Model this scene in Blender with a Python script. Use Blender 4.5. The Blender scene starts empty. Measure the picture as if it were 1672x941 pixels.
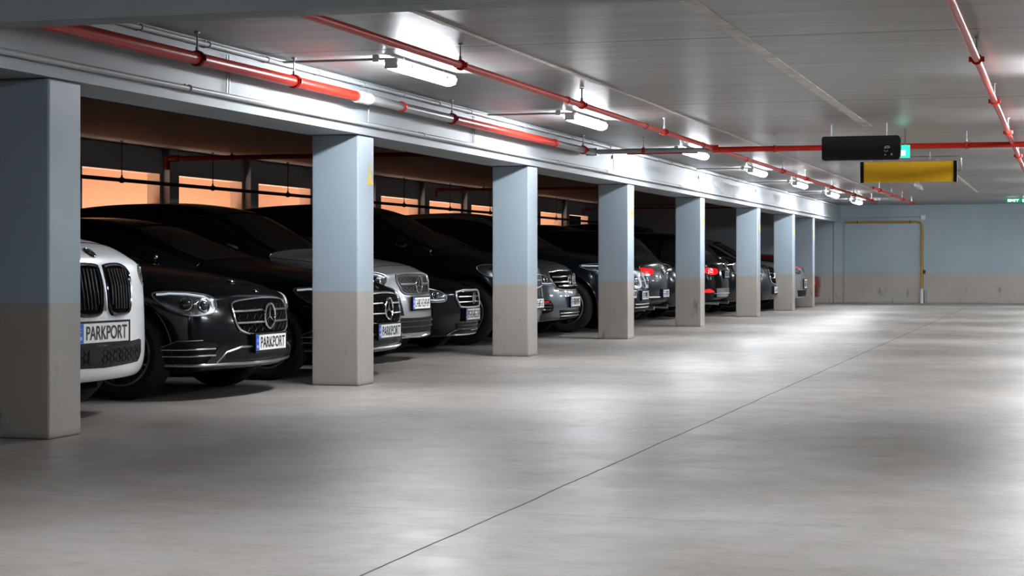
import bpy, bmesh, math, random
from mathutils import Vector, Matrix
from mathutils.bvhtree import BVHTree
from mathutils.geometry import delaunay_2d_cdt
random.seed(7)
S = bpy.context.scene
COL = S.collection
F = 3030.0; XV = 1738.0; YH = 431.0; CAMH = 1.0
TH = math.atan((XV - 836) / F); KC = math.cos(TH); KS = math.sin(TH)

def x_for(px, a):
    """where on the line Y=a something stands that shows at image column px"""
    z = a / (KC + KS * (px - 836) / F)
    return -(XV - px) * z * KC / F

# ------------------------------------------------------------------ materials
MATS = {}
def newmat(name):
    m = bpy.data.materials.new(name); m.use_nodes = True
    nt = m.node_tree; b = nt.nodes['Principled BSDF']
    return m, nt, b
def L(nt, a, b): nt.links.new(a, b)
def mth(nt, op, a, b=None, c=None, clamp=False):
    n = nt.nodes.new('ShaderNodeMath'); n.operation = op; n.use_clamp = clamp
    for i, v in enumerate((a, b, c)):
        if v is None: continue
        if isinstance(v, (int, float)): n.inputs[i].default_value = v
        else: L(nt, v, n.inputs[i])
    return n.outputs[0]
def mixc(nt, f, a, b):
    n = nt.nodes.new('ShaderNodeMix'); n.data_type = 'RGBA'
    if isinstance(f, (int, float)): n.inputs[0].default_value = f
    else: L(nt, f, n.inputs[0])
    for i, v in ((6, a), (7, b)):
        if isinstance(v, tuple): n.inputs[i].default_value = (*v[:3], 1)
        else: L(nt, v, n.inputs[i])
    return n.outputs[2]
def noise(nt, vec, scale, detail=4, rough=.55):
    n = nt.nodes.new('ShaderNodeTexNoise'); n.inputs['Scale'].default_value = scale
    n.inputs['Detail'].default_value = detail; n.inputs['Roughness'].default_value = rough
    if vec is not None: L(nt, vec, n.inputs['Vector'])
    return n.outputs[0]
def pos(nt):
    g = nt.nodes.new('ShaderNodeNewGeometry'); return g.outputs['Position']
def sep(nt, v):
    n = nt.nodes.new('ShaderNodeSeparateXYZ'); L(nt, v, n.inputs[0]); return n.outputs
def scl(nt, v, s):
    n = nt.nodes.new('ShaderNodeVectorMath'); n.operation = 'MULTIPLY'; L(nt, v, n.inputs[0]); n.inputs[1].default_value = s
    return n.outputs[0]
def ramp(nt, f, lo, hi):
    n = nt.nodes.new('ShaderNodeMapRange'); n.interpolation_type = 'SMOOTHSTEP'
    L(nt, f, n.inputs[0]); n.inputs[1].default_value = lo; n.inputs[2].default_value = hi
    return n.outputs[0]
def bump(nt, b, h, strength=.2, dist=.01):
    n = nt.nodes.new('ShaderNodeBump'); n.inputs['Strength'].default_value = strength
    n.inputs['Distance'].default_value = dist; L(nt, h, n.inputs['Height']); L(nt, n.outputs[0], b.inputs['Normal'])

def simple(name, col, rough=.5, metal=0., coat=0., emis=None, estr=0., var=.12, spec=.5):
    if name in MATS: return MATS[name]
    m, nt, b = newmat(name)
    tc = nt.nodes.new('ShaderNodeTexCoord').outputs['Object']
    n = noise(nt, tc, 9.0, 3)
    dark = tuple(c * (1 - var) for c in col); lite = tuple(min(1, c * (1 + var)) for c in col)
    L(nt, mixc(nt, n, dark, lite), b.inputs['Base Color'])
    r = mth(nt, 'MULTIPLY_ADD', n, rough * .3, rough * .85); L(nt, r, b.inputs['Roughness'])
    b.inputs['Metallic'].default_value = metal
    b.inputs['Coat Weight'].default_value = coat; b.inputs['Coat Roughness'].default_value = .04
    b.inputs['Specular IOR Level'].default_value = spec
    if emis:
        b.inputs['Emission Color'].default_value = (*emis, 1); b.inputs['Emission Strength'].default_value = estr
    MATS[name] = m; return m

BLUE = (.37, .435, .49); TAN = (.41, .37, .335)
def wall_paint(name, split, blue=BLUE, tan=TAN, rg=.36, sp=.75):
    m, nt, b = newmat(name); p = pos(nt); z = sep(nt, p)[2]
    n1 = noise(nt, p, 1.3, 5); n2 = noise(nt, p, 14, 4); n3 = noise(nt, scl(nt, p, (3, 3, .8)), 2.2, 6, .7)
    top = mixc(nt, n1, tuple(c * .86 for c in blue), tuple(min(1, c * 1.08) for c in blue))
    low = mixc(nt, n1, tuple(c * .82 for c in tan), tuple(c * 1.1 for c in tan))
    # tyre and bumper scuffs on the tan dado
    sc = mth(nt, 'MULTIPLY', ramp(nt, n3, .56, .70), ramp(nt, z, .55, .30))
    low = mixc(nt, mth(nt, 'MULTIPLY', sc, .75), low, (.09, .08, .075))
    edge = mth(nt, 'MULTIPLY', ramp(nt, z, .05, .0), .45)
    low = mixc(nt, edge, low, (.14, .125, .11))
    f = mth(nt, 'GREATER_THAN', z, split)
    c = mixc(nt, f, low, top)
    c = mixc(nt, mth(nt, 'MULTIPLY', ramp(nt, n2, .62, .75), .10), c, (.2, .2, .2))
    L(nt, c, b.inputs['Base Color']); b.inputs['Roughness'].default_value = rg; b.inputs['Specular IOR Level'].default_value = sp
    bump(nt, b, n2, .12, .004)
    return m
M_COL = wall_paint('column_paint', .775)
M_BEAM = wall_paint('beam_paint', -1, (.42, .45, .47), TAN, .55, .5)
M_DARKWALL = wall_paint('rear_wall_paint', -1, (.34, .39, .43))
M_CROSS = wall_paint('cross_beam_paint', -1, (.38, .42, .44), TAN, .5, .5)
M_WALL = wall_paint('hall_wall_paint', .775, (.36, .44, .49), (.44, .40, .365))

def ceiling_mat():
    m, nt, b = newmat('ceiling_concrete'); p = pos(nt); x, y, z = sep(nt, p)[:3]
    st = noise(nt, scl(nt, p, (.35, 2.6, 1)), 1.6, 6, .6); n2 = noise(nt, p, 6, 6, .7)
    c = mixc(nt, ramp(nt, st, .2, .8), (.27, .27, .265), (.42, .42, .415))
    c = mixc(nt, mth(nt, 'MULTIPLY', n2, .35), c, (.25, .24, .23))
    wob = mth(nt, 'MULTIPLY', noise(nt, p, .8, 2), .02)
    yy = mth(nt, 'ADD', y, wob)
    def line(v, period, off, w, s):
        q = mth(nt, 'ABSOLUTE', mth(nt, 'SUBTRACT', mth(nt, 'FRACT', mth(nt, 'DIVIDE', mth(nt, 'ADD', v, off), period)), .5))
        return mth(nt, 'MULTIPLY', ramp(nt, q, w / period, w * .3 / period), s)
    c = mixc(nt, line(yy, 5.0, .3, .030, .9), c, (.03, .03, .03))
    c = mixc(nt, line(yy, .72, .1, .014, .6), c, (.08, .075, .07))
    L(nt, c, b.inputs['Base Color']); b.inputs['Roughness'].default_value = .36
    b.inputs['Specular IOR Level'].default_value = .7
    bump(nt, b, st, .12, .02)
    return m
M_CEIL = ceiling_mat()
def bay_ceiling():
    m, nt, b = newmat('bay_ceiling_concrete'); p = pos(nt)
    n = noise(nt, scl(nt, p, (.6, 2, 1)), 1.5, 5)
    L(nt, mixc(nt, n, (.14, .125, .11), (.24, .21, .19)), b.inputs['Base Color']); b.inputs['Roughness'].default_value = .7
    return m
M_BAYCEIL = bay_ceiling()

def floor_mat():
    m, nt, b = newmat('floor_polished_concrete'); p = pos(nt); x, y, z = sep(nt, p)[:3]
    n1 = noise(nt, p, .55, 7, .62); n2 = noise(nt, p, 3.2, 8, .7); n3 = noise(nt, p, 45, 3, .6); n4 = noise(nt, scl(nt, p, (.8, 1.6, 1)), 9, 5, .65)
    st = noise(nt, scl(nt, p, (.5, 2.2, 1)), .9, 6, .65)
    c = mixc(nt, ramp(nt, n1, .32, .68), (.27, .235, .205), (.385, .355, .335))
    c = mixc(nt, mth(nt, 'MULTIPLY', ramp(nt, n2, .45, .75), .35), c, (.23, .185, .145))
    c = mixc(nt, mth(nt, 'MULTIPLY', ramp(nt, st, .5, .72), .30), c, (.44, .41, .39))
    c = mixc(nt, mth(nt, 'MULTIPLY', ramp(nt, n4, .45, .7), .22), c, (.2, .17, .15))
    c = mixc(nt, mth(nt, 'MULTIPLY', ramp(nt, n3, .6, .75), .12), c, (.12, .11, .1))
    wob = mth(nt, 'MULTIPLY', noise(nt, p, 1.1, 4), .03)
    def lx(pos_, w):
        q = mth(nt, 'ABSOLUTE', mth(nt, 'SUBTRACT', mth(nt, 'ADD', x, wob), pos_ + .015)); return ramp(nt, q, w, w * .25)
    def ly(period, off, w):
        q = mth(nt, 'ABSOLUTE', mth(nt, 'SUBTRACT', mth(nt, 'FRACT', mth(nt, 'DIVIDE', mth(nt, 'ADD', mth(nt, 'ADD', y, wob), off), period)), .5))
        return ramp(nt, q, w / period, w * .25 / period)
    j = lx(-2.16, .007)
    c = mixc(nt, mth(nt, 'MULTIPLY', j, .8), c, (.015, .013, .012))
    c = mixc(nt, mth(nt, 'MULTIPLY', ly(5.0, .35, .008), .5), c, (.10, .09, .08))
    c = mixc(nt, mth(nt, 'MULTIPLY', lx(-5.36, .02), .5), c, (.30, .20, .10))
    L(nt, c, b.inputs['Base Color'])
    r = mth(nt, 'ADD', mth(nt, 'MULTIPLY', n2, .28), mth(nt, 'MULTIPLY', st, .14)); r = mth(nt, 'ADD', r, .17); r = mth(nt, 'ADD', r, mth(nt, 'MULTIPLY', n4, .10))
    r = mth(nt, 'ADD', r, mth(nt, 'MULTIPLY', j, .5), clamp=True)
    L(nt, r, b.inputs['Roughness']); b.inputs['Specular IOR Level'].default_value = .5
    b.inputs['Coat Weight'].default_value = .0
    h = mth(nt, 'ADD', mth(nt, 'MULTIPLY', n2, .6), mth(nt, 'MULTIPLY', n3, .12)); h = mth(nt, 'ADD', h, mth(nt, 'MULTIPLY', n4, .55))
    bump(nt, b, h, .22, .012)
    return m
M_FLOOR = floor_mat()

M_RED = simple('red_pipe_paint', (.55, .026, .012), .33, 0, .0)
M_DRED = simple('dark_red_clamp', (.20, .012, .012), .4)
M_GPIPE = simple('grey_pipe', (.40, .41, .42), .35, .2)
M_CONDUIT = simple('conduit_grey', (.45, .46, .47), .45)
M_STEEL = simple('galvanised_steel', (.30, .31, .32), .4, .8)
M_DSTEEL = simple('dark_pipe', (.02, .018, .017), .5)
M_JOINT = simple('ceiling_joint_filler', (.66, .64, .60), .7, var=.5)
M_HOUS = simple('lamp_housing', (.62, .63, .63), .4)
M_DIFF = simple('lamp_diffuser', (.9, .9, .9), .3, emis=(.90, .955, 1.0), estr=130)
M_ORANGE = simple('orange_lit_render', (.78, .47, .30), .8, var=.08)
M_REVEAL = simple('window_reveal', (.55, .42, .33), .7)
M_YPIPE = simple('yellow_gas_pipe', (.50, .30, .03), .45)
M_YSIGN = simple('yellow_sign_face', (.52, .30, .010), .5, emis=(.9, .5, .01), estr=.06)
M_BLACKSIGN = simple('black_sign_plastic', (.010, .011, .011), .4)
M_BLACK = simple('black_plastic', (.004, .004, .0045), .45, spec=.3)
M_SEAL = simple('rubber_seal', (.004, .004, .004), .9, spec=.08)
M_GLOSSBLK = simple('gloss_black', (.003, .003, .004), .08, 0, .6)
M_CHROME = simple('chrome', (.70, .71, .72), .12, 1.)
M_SATIN = simple('satin_chrome', (.42, .43, .44), .3, 1.)
M_LAMPIN = simple('headlamp_inner', (.30, .32, .34), .14, .85)
M_LAMPLENS = simple('headlamp_lens', (.55, .58, .60), .06, .3, 1., emis=(.8, .9, 1), estr=.35)
M_WELL = simple('wheel_well', (.002, .002, .002), .9, spec=.08)
M_RUBBER = simple('tyre_rubber', (.008, .008, .008), .75)
M_RIM = simple('alloy_rim', (.22, .22, .225), .25, .9)
M_GLASS = simple('tinted_car_glass', (.012, .015, .017), .05, 0, 1.)
M_PLATE = simple('plate_white', (.82, .82, .80), .4, emis=(1, 1, 1), estr=.03)
M_PLBLUE = simple('plate_blue', (.01, .09, .55), .4, emis=(.02, .2, 1), estr=.06)
M_INK = simple('black_ink', (.01, .01, .01), .5)
M_WHITE = simple('white_mark', (.6, .6, .6), .5)
M_TAIL = simple('tail_light_red', (.55, .006, .01), .08, 0, 1., emis=(1, .02, .02), estr=.55)
M_AMBER = simple('amber_lamp', (.5, .12, .01), .2, 0, 1.)
M_YSTICK = simple('yellow_sticker', (.85, .55, .03), .5)
M_GREEN = simple('exit_green', (.0, .28, .14), .4, emis=(.05, .9, .5), estr=1.2)
M_GREEN2 = simple('exit_green_dim', (.0, .20, .11), .4, emis=(.02, .5, .3), estr=.35)
M_EXW = simple('exit_white', (.8, .9, .85), .4, emis=(.7, 1, .9), estr=5)
M_WHITEPL = simple('white_plastic', (.7, .7, .7), .4)
M_STICK = simple('windscreen_sticker', (.25, .29, .30), .5)

# ------------------------------------------------------------------ mesh helpers
def link(o, parent=None):
    COL.objects.link(o)
    if parent is not None: o.parent = parent
    return o
def obj(name, bm, mat, parent=None, smooth=False, sharp=None):
    me = bpy.data.meshes.new(name)
    bmesh.ops.recalc_face_normals(bm, faces=bm.faces[:])
    bm.to_mesh(me); bm.free()
    if mat: me.materials.append(mat)
    if smooth:
        me.polygons.foreach_set('use_smooth', [True] * len(me.polygons))
        me.set_sharp_from_angle(angle=math.radians(sharp or 40))
    return link(bpy.data.objects.new(name, me), parent)
def empty(name, loc=(0, 0, 0), rz=0):
    o = bpy.data.objects.new(name, None); o.empty_display_size = .2
    COL.objects.link(o); o.location = loc; o.rotation_euler = (0, 0, rz); return o
def tag(o, label, cat, group=None):
    o['label'] = label; o['category'] = cat
    if group: o['group'] = group
    return o
def struct(o): o['kind'] = 'structure'; return o
def box(bm, x0, x1, y0, y1, z0, z1, bev=0):
    r = bmesh.ops.create_cube(bm, size=1)
    vs = r['verts']
    for v in vs: v.co = Vector(((x0 + x1) / 2 + v.co.x * (x1 - x0), (y0 + y1) / 2 + v.co.y * (y1 - y0), (z0 + z1) / 2 + v.co.z * (z1 - z0)))
    if bev:
        es = list({e for v in vs for e in v.link_edges})
        bmesh.ops.bevel(bm, geom=es, offset=bev, segments=2, affect='EDGES', profile=.5)
def boxbm(*a, **k):
    bm = bmesh.new(); box(bm, *a, **k); return bm
def tube(bm, pts, r, n=10, closed=False, radii=None):
    pts = [Vector(p) for p in pts]; N = len(pts); rings = []
    up = None
    for i, p in enumerate(pts):
        if closed: t = (pts[(i + 1) % N] - pts[i - 1])
        else: t = pts[min(i + 1, N - 1)] - pts[max(i - 1, 0)]
        if t.length < 1e-9: t = Vector((1, 0, 0))
        t.normalize()
        if up is None: up = Vector((0, 0, 1)) if abs(t.z) < .9 else Vector((1, 0, 0))
        u = t.cross(up)
        if u.length < 1e-4: u = t.cross(Vector((0, 1, 0)))
        u.normalize(); w = u.cross(t).normalized(); up = w
        rr = radii[i] if radii else r
        rings.append([bm.verts.new(p + (u * math.cos(2 * math.pi * k / n) + w * math.sin(2 * math.pi * k / n)) * rr) for k in range(n)])
    for i in range(N if closed else N - 1):
        a, b = rings[i], rings[(i + 1) % N]
        if closed and i == N - 1:
            # rotate to the nearest match
            best = min(range(n), key=lambda s: (a[0].co - b[s].co).length)
            b = b[best:] + b[:best]
        for k in range(n):
            try: bm.faces.new((a[k], a[(k + 1) % n], b[(k + 1) % n], b[k]))
            except ValueError: pass
    if not closed:
        bm.faces.new(rings[0]); bm.faces.new(rings[-1][::-1])
def tubebm(pts, r, n=10, closed=False):
    bm = bmesh.new(); tube(bm, pts, r, n, closed); return bm
def cyl(bm, c, axis, r, h, n=24, r2=None):
    a = Vector(axis).normalized(); c = Vector(c)
    tube(bm, [c - a * h / 2, c + a * h / 2], r, n, radii=[r, r if r2 is None else r2])
def lathe(bm, prof, n=40, cap=False):
    """profile of (radius, y) about the Y axis"""
    rings = [[bm.verts.new((r * math.cos(2 * math.pi * k / n), y, r * math.sin(2 * math.pi * k / n))) for k in range(n)] for r, y in prof]
    for a, b in zip(rings, rings[1:]):
        for k in range(n): bm.faces.new((a[k], a[(k + 1) % n], b[(k + 1) % n], b[k]))
    if cap: bm.faces.new(rings[0]); bm.faces.new(rings[-1][::-1])
def torus(bm, c, u, v, R, r, n=36, m=8):
    c, u, v = Vector(c), Vector(u).normalized(), Vector(v).normalized()
    tube(bm, [c + (u * math.cos(2 * math.pi * k / n) + v * math.sin(2 * math.pi * k / n)) * R for k in range(n)], r, m, True)
def smooth_closed(pts, k=4):
    out = []; n = len(pts)
    for i in range(n):
        p0, p1, p2, p3 = (Vector(pts[(i + j) % n]) for j in (-1, 0, 1, 2))
        for s in range(k):
            t = s / k
            out.append(.5 * ((2 * p1) + (-p0 + p2) * t + (2 * p0 - 5 * p1 + 4 * p2 - p3) * t * t + (-p0 + 3 * p1 - 3 * p2 + p3) * t ** 3))
    return out
def text_mesh(body, width, height, font_w=None):
    cu = bpy.data.curves.new('t', 'FONT'); cu.body = body; cu.align_x = 'CENTER'; cu.align_y = 'CENTER'; cu.resolution_u = 3; cu.offset = .012
    o = bpy.data.objects.new('t', cu); COL.objects.link(o)
    dg = bpy.context.evaluated_depsgraph_get(); me = bpy.data.meshes.new_from_object(o.evaluated_get(dg))
    bpy.data.objects.remove(o); 
    xs = [v.co.x for v in me.vertices]; ys = [v.co.y for v in me.vertices]
    cx, cy = (min(xs) + max(xs)) / 2, (min(ys) + max(ys)) / 2
    sx, sy = width / (max(xs) - min(xs)), height / (max(ys) - min(ys))
    for v in me.vertices: v.co = ((v.co.x - cx) * sx, (v.co.y - cy) * sy, 0)
    return me

# ------------------------------------------------------------------ the hall
CZ = 2.5            # ceiling height
XC = -5.53          # aisle face of the columns
FARY = 48.0
BACKX = -11.3
o = obj('floor', boxbm(-13.2, 9.2, -7, FARY + .3, -.2, 0), M_FLOOR); struct(o)
o = obj('ceiling', boxbm(-5.96, 9.2, -7, FARY + .3, CZ, CZ + .25), M_CEIL); struct(o)
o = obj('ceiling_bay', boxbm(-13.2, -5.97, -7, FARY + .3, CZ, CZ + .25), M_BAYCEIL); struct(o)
o = obj('wall_right', boxbm(9, 9.2, -6.8, FARY, 0, CZ), M_WALL); struct(o)
o = obj('wall_behind', boxbm(-11.3, 9, -7, -6.8, 0, CZ), M_WALL); struct(o)
o = obj('wall_far', boxbm(-5.62, 9.2, FARY, FARY + .3, 0, CZ), M_WALL); struct(o)
M_BAYEND = simple('bay_end_wall_paint', (.30, .25, .21), .7)
o = obj('wall_bay_end', boxbm(-11.3, -5.63, FARY - .7, FARY + .3, 0, CZ), M_WALL); struct(o)
o = obj('trim_1', boxbm(-5.62, -5.40, FARY - .45, FARY - .001, 0, 2.06), M_COL); struct(o)
# rear wall with its row of openings
bm = bmesh.new(); T = .19; WZ0, WZ1 = 1.62, 2.185
wins = [14.72 + 2.52 * k for k in range(12)]; WW = 2.13
box(bm, BACKX - T, BACKX, -6.8, FARY - .7, 0, WZ0); box(bm, BACKX - T, BACKX, -6.8, FARY - .7, WZ1, CZ)
prev = -6.8
for w in wins:
    if w > prev: box(bm, BACKX - T, BACKX, prev, w, WZ0, WZ1)
    prev = w + WW
box(bm, BACKX - T, BACKX, prev, FARY - .7, WZ0, WZ1)
struct(obj('wall_left', bm, M_DARKWALL))
for k, w in enumerate(wins):
    bm = bmesh.new(); e = .012
    for a in ((BACKX - T + .004, BACKX - .004, w, w + e, WZ0, WZ1), (BACKX - T + .004, BACKX - .004, w + WW - e, w + WW, WZ0, WZ1),
              (BACKX - T + .004, BACKX - .004, w + e, w + WW - e, WZ0, WZ0 + e), (BACKX - T + .004, BACKX - .004, w + e, w + WW - e, WZ1 - e, WZ1)): box(bm, *a)
    struct(obj('window_%d' % (k + 1), bm, M_REVEAL))
    if k:
        bm = boxbm(BACKX, BACKX + .10, w - .385 + .06, w - .06, 0, CZ - .001)
        struct(obj('trim_%d' % (k + 20), bm, M_DARKWALL))
# lit light-well wall outside the openings
struct(obj('wall_light_well', boxbm(-13.2, -13.0, -6.8, FARY, 0, CZ), M_ORANGE))
def area(name, loc, rot, sx, sy, power, col):
    l = bpy.data.lights.new(name, 'AREA'); l.shape = 'RECTANGLE'; l.size = sx; l.size_y = sy; l.energy = power; l.color = col
    o = bpy.data.objects.new(name, l); COL.objects.link(o); o.location = loc; o.rotation_euler = rot; return o
for k in range(5):
    area('light_well_lamp', (-12.25, 18 + k * 7.0, .35), (math.radians(180), 0, 0), .8, 6.0, 150, (1, .74, .62))

# long edge beam and cross beam
struct(obj('trim_2', boxbm(-5.96, -5.505, -6.8, FARY - .001, 2.06, CZ - .001), M_BEAM))
struct(obj('trim_3', boxbm(-5.504, 9, 8.44, 8.67, 2.25, CZ - .001), M_CROSS))
struct(obj('trim_4', boxbm(-11.299, -5.961, 8.44, 8.67, 2.25, CZ - .001), M_CROSS))

cols = [80, 585, 863, 1025.5, 1144, 1237, 1294.5, 1327]
COLY = []
ords = ['nearest square concrete column at the left edge of the picture', 'second nearest column, between the two cars with legible white plates and the silver car',
        'third nearest column, right of the small black hatchback', 'fourth nearest column, right of the grey car with the plate above its lower grille',
        'fifth nearest column, right of the dark car showing a red tail light', 'sixth nearest column, right of the black car with two red tail lights',
        'seventh nearest column, third from the far end of the row', 'farthest narrow-looking column next to the far wall']
stick = [1, 3, 4, 5, 6, 7]
for i, px in enumerate(cols):
    z = -F * XC / (KC * (XV - px)); a = z * (KC + KS * (px - 836) / F); COLY.append(a)
    w = .41; b = .36
    root = empty('column', (XC - w / 2, a + b / 2, 0)); tag(root, 'blue and tan painted ' + ords[i] if i == 0 else 'blue over tan painted concrete column, ' + ords[i], 'column', 'columns along the parking bays')
    bm = boxbm(-w / 2, w / 2, -b / 2, b / 2, 0, 2.058, bev=.012)
    obj('shaft', bm, M_COL, root)
    if i in stick:
        off = Vector((w / 2 + .002, .085 if i == 1 else .05, 1.72))
        sk = .72 if i == 1 else .9
        def stick_obj(name, bm, mat, par):
            bmesh.ops.scale(bm, verts=bm.verts[:], vec=(1, sk, sk)); bmesh.ops.translate(bm, verts=bm.verts[:], vec=off); return obj(name, bm, mat, par)
        bm = bmesh.new()
        if i == 1: ol = ((-.10, -.085), (.10, -.085), (.014, .06), (.022, .075), (.012, .155), (-.012, .155), (-.022, .075), (-.014, .06))
        else: ol = ((-.085, -.11), (.085, -.11), (.085, -.045), (.07, -.03), (.0, .11), (-.07, -.03), (-.085, -.045))
        bm.faces.new([bm.verts.new((0, y, zz)) for y, zz in ol]); s = stick_obj('warning_sticker', bm, M_YSTICK, root)
        for pl in ((((-.028, -.06), (.028, -.06), (.028, -.05), (-.028, -.05)), ((-.012, -.045), (.018, -.045), (.014, -.005), (-.006, -.01)), ((-.006, .0), (.01, .0), (.008, .02), (-.004, .02)))
                   if i == 1 else (((-.06, -.085), (.05, -.085), (.05, -.07), (-.06, -.07)), ((-.03, -.01), (.03, -.01), (.012, .03), (-.012, .03)))):
            bm = bmesh.new(); bm.faces.new([bm.verts.new((.0015, y, zz)) for y, zz in pl]); stick_obj('pictogram', bm, M_WHITE, s)

# ceiling joint strips
def strip(x, w, y0, y1, lab, dx=0):
    bm = bmesh.new(); n = 60
    random.seed(int(x * -100))
    A = []; 
    for i in range(n + 1):
        y = y0 + (y1 - y0) * i / n; j = random.uniform(-.006, .006)
        A.append((bm.verts.new((x - w / 2 + j, y, CZ - .006)), bm.verts.new((x + w / 2 + random.uniform(-.006, .006), y, CZ - .006)),
                  bm.verts.new((x - w / 2 + j, y, CZ - .001)), bm.verts.new((x + w / 2, y, CZ - .001))))
    for p, q in zip(A, A[1:]):
        bm.faces.new((p[0], p[1], q[1], q[0])); bm.faces.new((p[2], p[0], q[0], q[2])); bm.faces.new((p[1], p[3], q[3], q[1]))
    return struct(obj(lab, bm, M_JOINT))
strip(-2.05, .095, 8.68, 20.5, 'trim_30'); strip(-3.70, .035, 8.68, FARY, 'trim_31'); strip(-1.75, .05, 27, 40, 'trim_32'); strip(-2.7, .03, 22, 36, 'trim_33')

# ------------------------------------------------------------------ pipes
def hanger(parent, x, y, z, r, mat=M_STEEL, cm=M_DRED, axis='y', top=CZ):
    h = obj('pipe_clamp', bmesh_ring(x, y, z, r + .006, axis), cm, parent)
    bm = bmesh.new(); cyl(bm, (x, y, (z + r + top) / 2 + .005), (0, 0, 1), .006, top - z - r - .012, 8); cyl(bm, (x, y, z + r + .02), (0, 0, 1), .012, .03, 8)
    cyl(bm, (x, y, top - .008), (0, 0, 1), .018, .012, 10)
    obj('hanger_rod', bm, mat, h)
def bmesh_ring(x, y, z, r, axis):
    bm = bmesh.new(); a = Vector((0, 1, 0)) if axis == 'y' else Vector((1, 0, 0))
    u = Vector((1, 0, 0)) if axis == 'y' else Vector((0, 1, 0))
    for s in (-.011, .011): torus(bm, Vector((x, y, z)) + a * s, u, (0, 0, 1), r, .007, 20, 6)
    # two ears with a bolt
    for s in (-1, 1): cyl(bm, Vector((x, y, z)) + u * s * (r + .012), (0, 0, 1), .008, .035, 8)
    return bm
PX = -5.36; PZ = 2.325; PR = .040
root = empty('sprinkler_pipe', (PX, 8.7, PZ)); tag(root, 'thick red sprinkler pipe running along the edge beam, with a grey middle stretch', 'pipe', 'red pipes under the ceiling')
def rel(root, bmx): bmesh.ops.translate(bmx, verts=bmx.verts[:], vec=-root.location); return bmx
def yfor(px, x):
    z = -F * x / (KC * (XV - px)); return z * (KC + KS * (px - 836) / F)
y1, y2, y3, y4 = yfor(581, PX), yfor(655, PX), yfor(735, PX), yfor(905, PX); YX = 21.4
obj('red_section', rel(root, tubebm([(PX, 8.68, PZ), (PX, y1, PZ)], PR, 20)), M_RED, root, True)
obj('coupling_sleeve', rel(root, tubebm([(PX, y1, PZ), (PX, y1 + .01, PZ), (PX, y1 + .28, PZ)], PR + .010, 20)), M_WHITEPL, root, True)
obj('grey_section', rel(root, tubebm([(PX, y1 + .28, PZ), (PX, y3, PZ)], PR - .002, 20)), M_GPIPE, root, True)
obj('coupling_ring', rel(root, bmesh_ring(PX, y2, PZ, PR, 'y')), M_RED, root, True)
obj('red_section', rel(root, tubebm([(PX, y3, PZ), (PX, y4, PZ)], PR - .001, 20)), M_RED, root, True)
obj('grey_section', rel(root, tubebm([(PX, y4, PZ), (PX, YX, PZ)], PR - .003, 20)), M_GPIPE, root, True)
obj('coupling_ring', rel(root, bmesh_ring(PX, y4, PZ, PR, 'y')), M_RED, root, True)
obj('coupling_ring', rel(root, bmesh_ring(PX, YX - .45, PZ, PR, 'y')), M_RED, root, True)
def hang_on(root, x, y, z, r, **k):
    n0 = set(COL.objects); hanger(root, x, y, z, r, **k)
    for o in set(COL.objects) - n0:
        if o.type == 'MESH': o.data.transform(Matrix.Translation(-root.location))
for px in (322, 738): hang_on(root, PX, yfor(px, PX), PZ, PR)
for y in (yfor(480, PX), 20.9): hang_on(root, PX, y, PZ, PR, cm=M_RED)

# second red pipe along the aisle
P2X = -3.93; P2Z = 2.35; P2R = .025
root = empty('sprinkler_pipe', (P2X, 8.7, P2Z)); tag(root, 'slim red sprinkler pipe running the length of the aisle right of the ceiling lamps', 'pipe', 'red pipes under the ceiling')
obj('pipe_run', rel(root, tubebm([(P2X, 8.75, P2Z), (P2X, 41.5, P2Z)], P2R, 16)), M_RED, root, True)
bm = bmesh.new(); cyl(bm, (P2X, 8.82, P2Z), (0, 1, 0), P2R + .014, .10, 18); obj('coupling', rel(root, bm), M_RED, root, True)
bm = bmesh.new(); cyl(bm, (P2X, YX, P2Z), (0, 1, 0), P2R + .012, .14, 18); cyl(bm, (P2X, YX, P2Z), (1, 0, 0), P2R + .012, .14, 18); obj('cross_fitting', rel(root, bm), M_RED, root, True)
for k in range(2, 11):
    y = 8.8 + 3.0 * k
    if abs(y - YX) > .4:
        bm = bmesh.new(); cyl(bm, (P2X, y, P2Z), (0, 1, 0), P2R + .006, .05, 14); obj('coupling', rel(root, bm), M_RED, root, True)
for px in (752, 950, 1085, 1278): hang_on(root, P2X, yfor(px, P2X), P2Z, P2R, cm=M_RED)
for y in (29.5, 33, 36.5, 40): hang_on(root, P2X, y, P2Z, P2R, cm=M_RED)
# right-hand red pipe
P3X = -.555; root = empty('sprinkler_pipe', (P3X, 8.7, P2Z)); tag(root, 'slim red sprinkler pipe at the upper right, steepest in the picture', 'pipe', 'red pipes under the ceiling')
obj('pipe_run', rel(root, tubebm([(P3X, 8.75, P2Z), (P3X, 30, P2Z)], P2R, 16)), M_RED, root, True)
for y in (12.6, 15.9, 19.7, 24.0): hang_on(root, P3X, y, P2Z, P2R, cm=M_RED)
# short red pipe at the far end
P4X = -3.25; root = empty('sprinkler_pipe', (P4X, 33, P2Z)); tag(root, 'short red pipe near the far wall under the yellow sign', 'pipe', 'red pipes under the ceiling')
obj('pipe_run', rel(root, tubebm([(P4X, 33.4, P2Z), (P4X, 42.5, P2Z)], P2R, 12)), M_RED, root, True)
for y in (34.5, 37, 39.5, 42): hang_on(root, P4X, y, P2Z, P2R, cm=M_RED)
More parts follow.
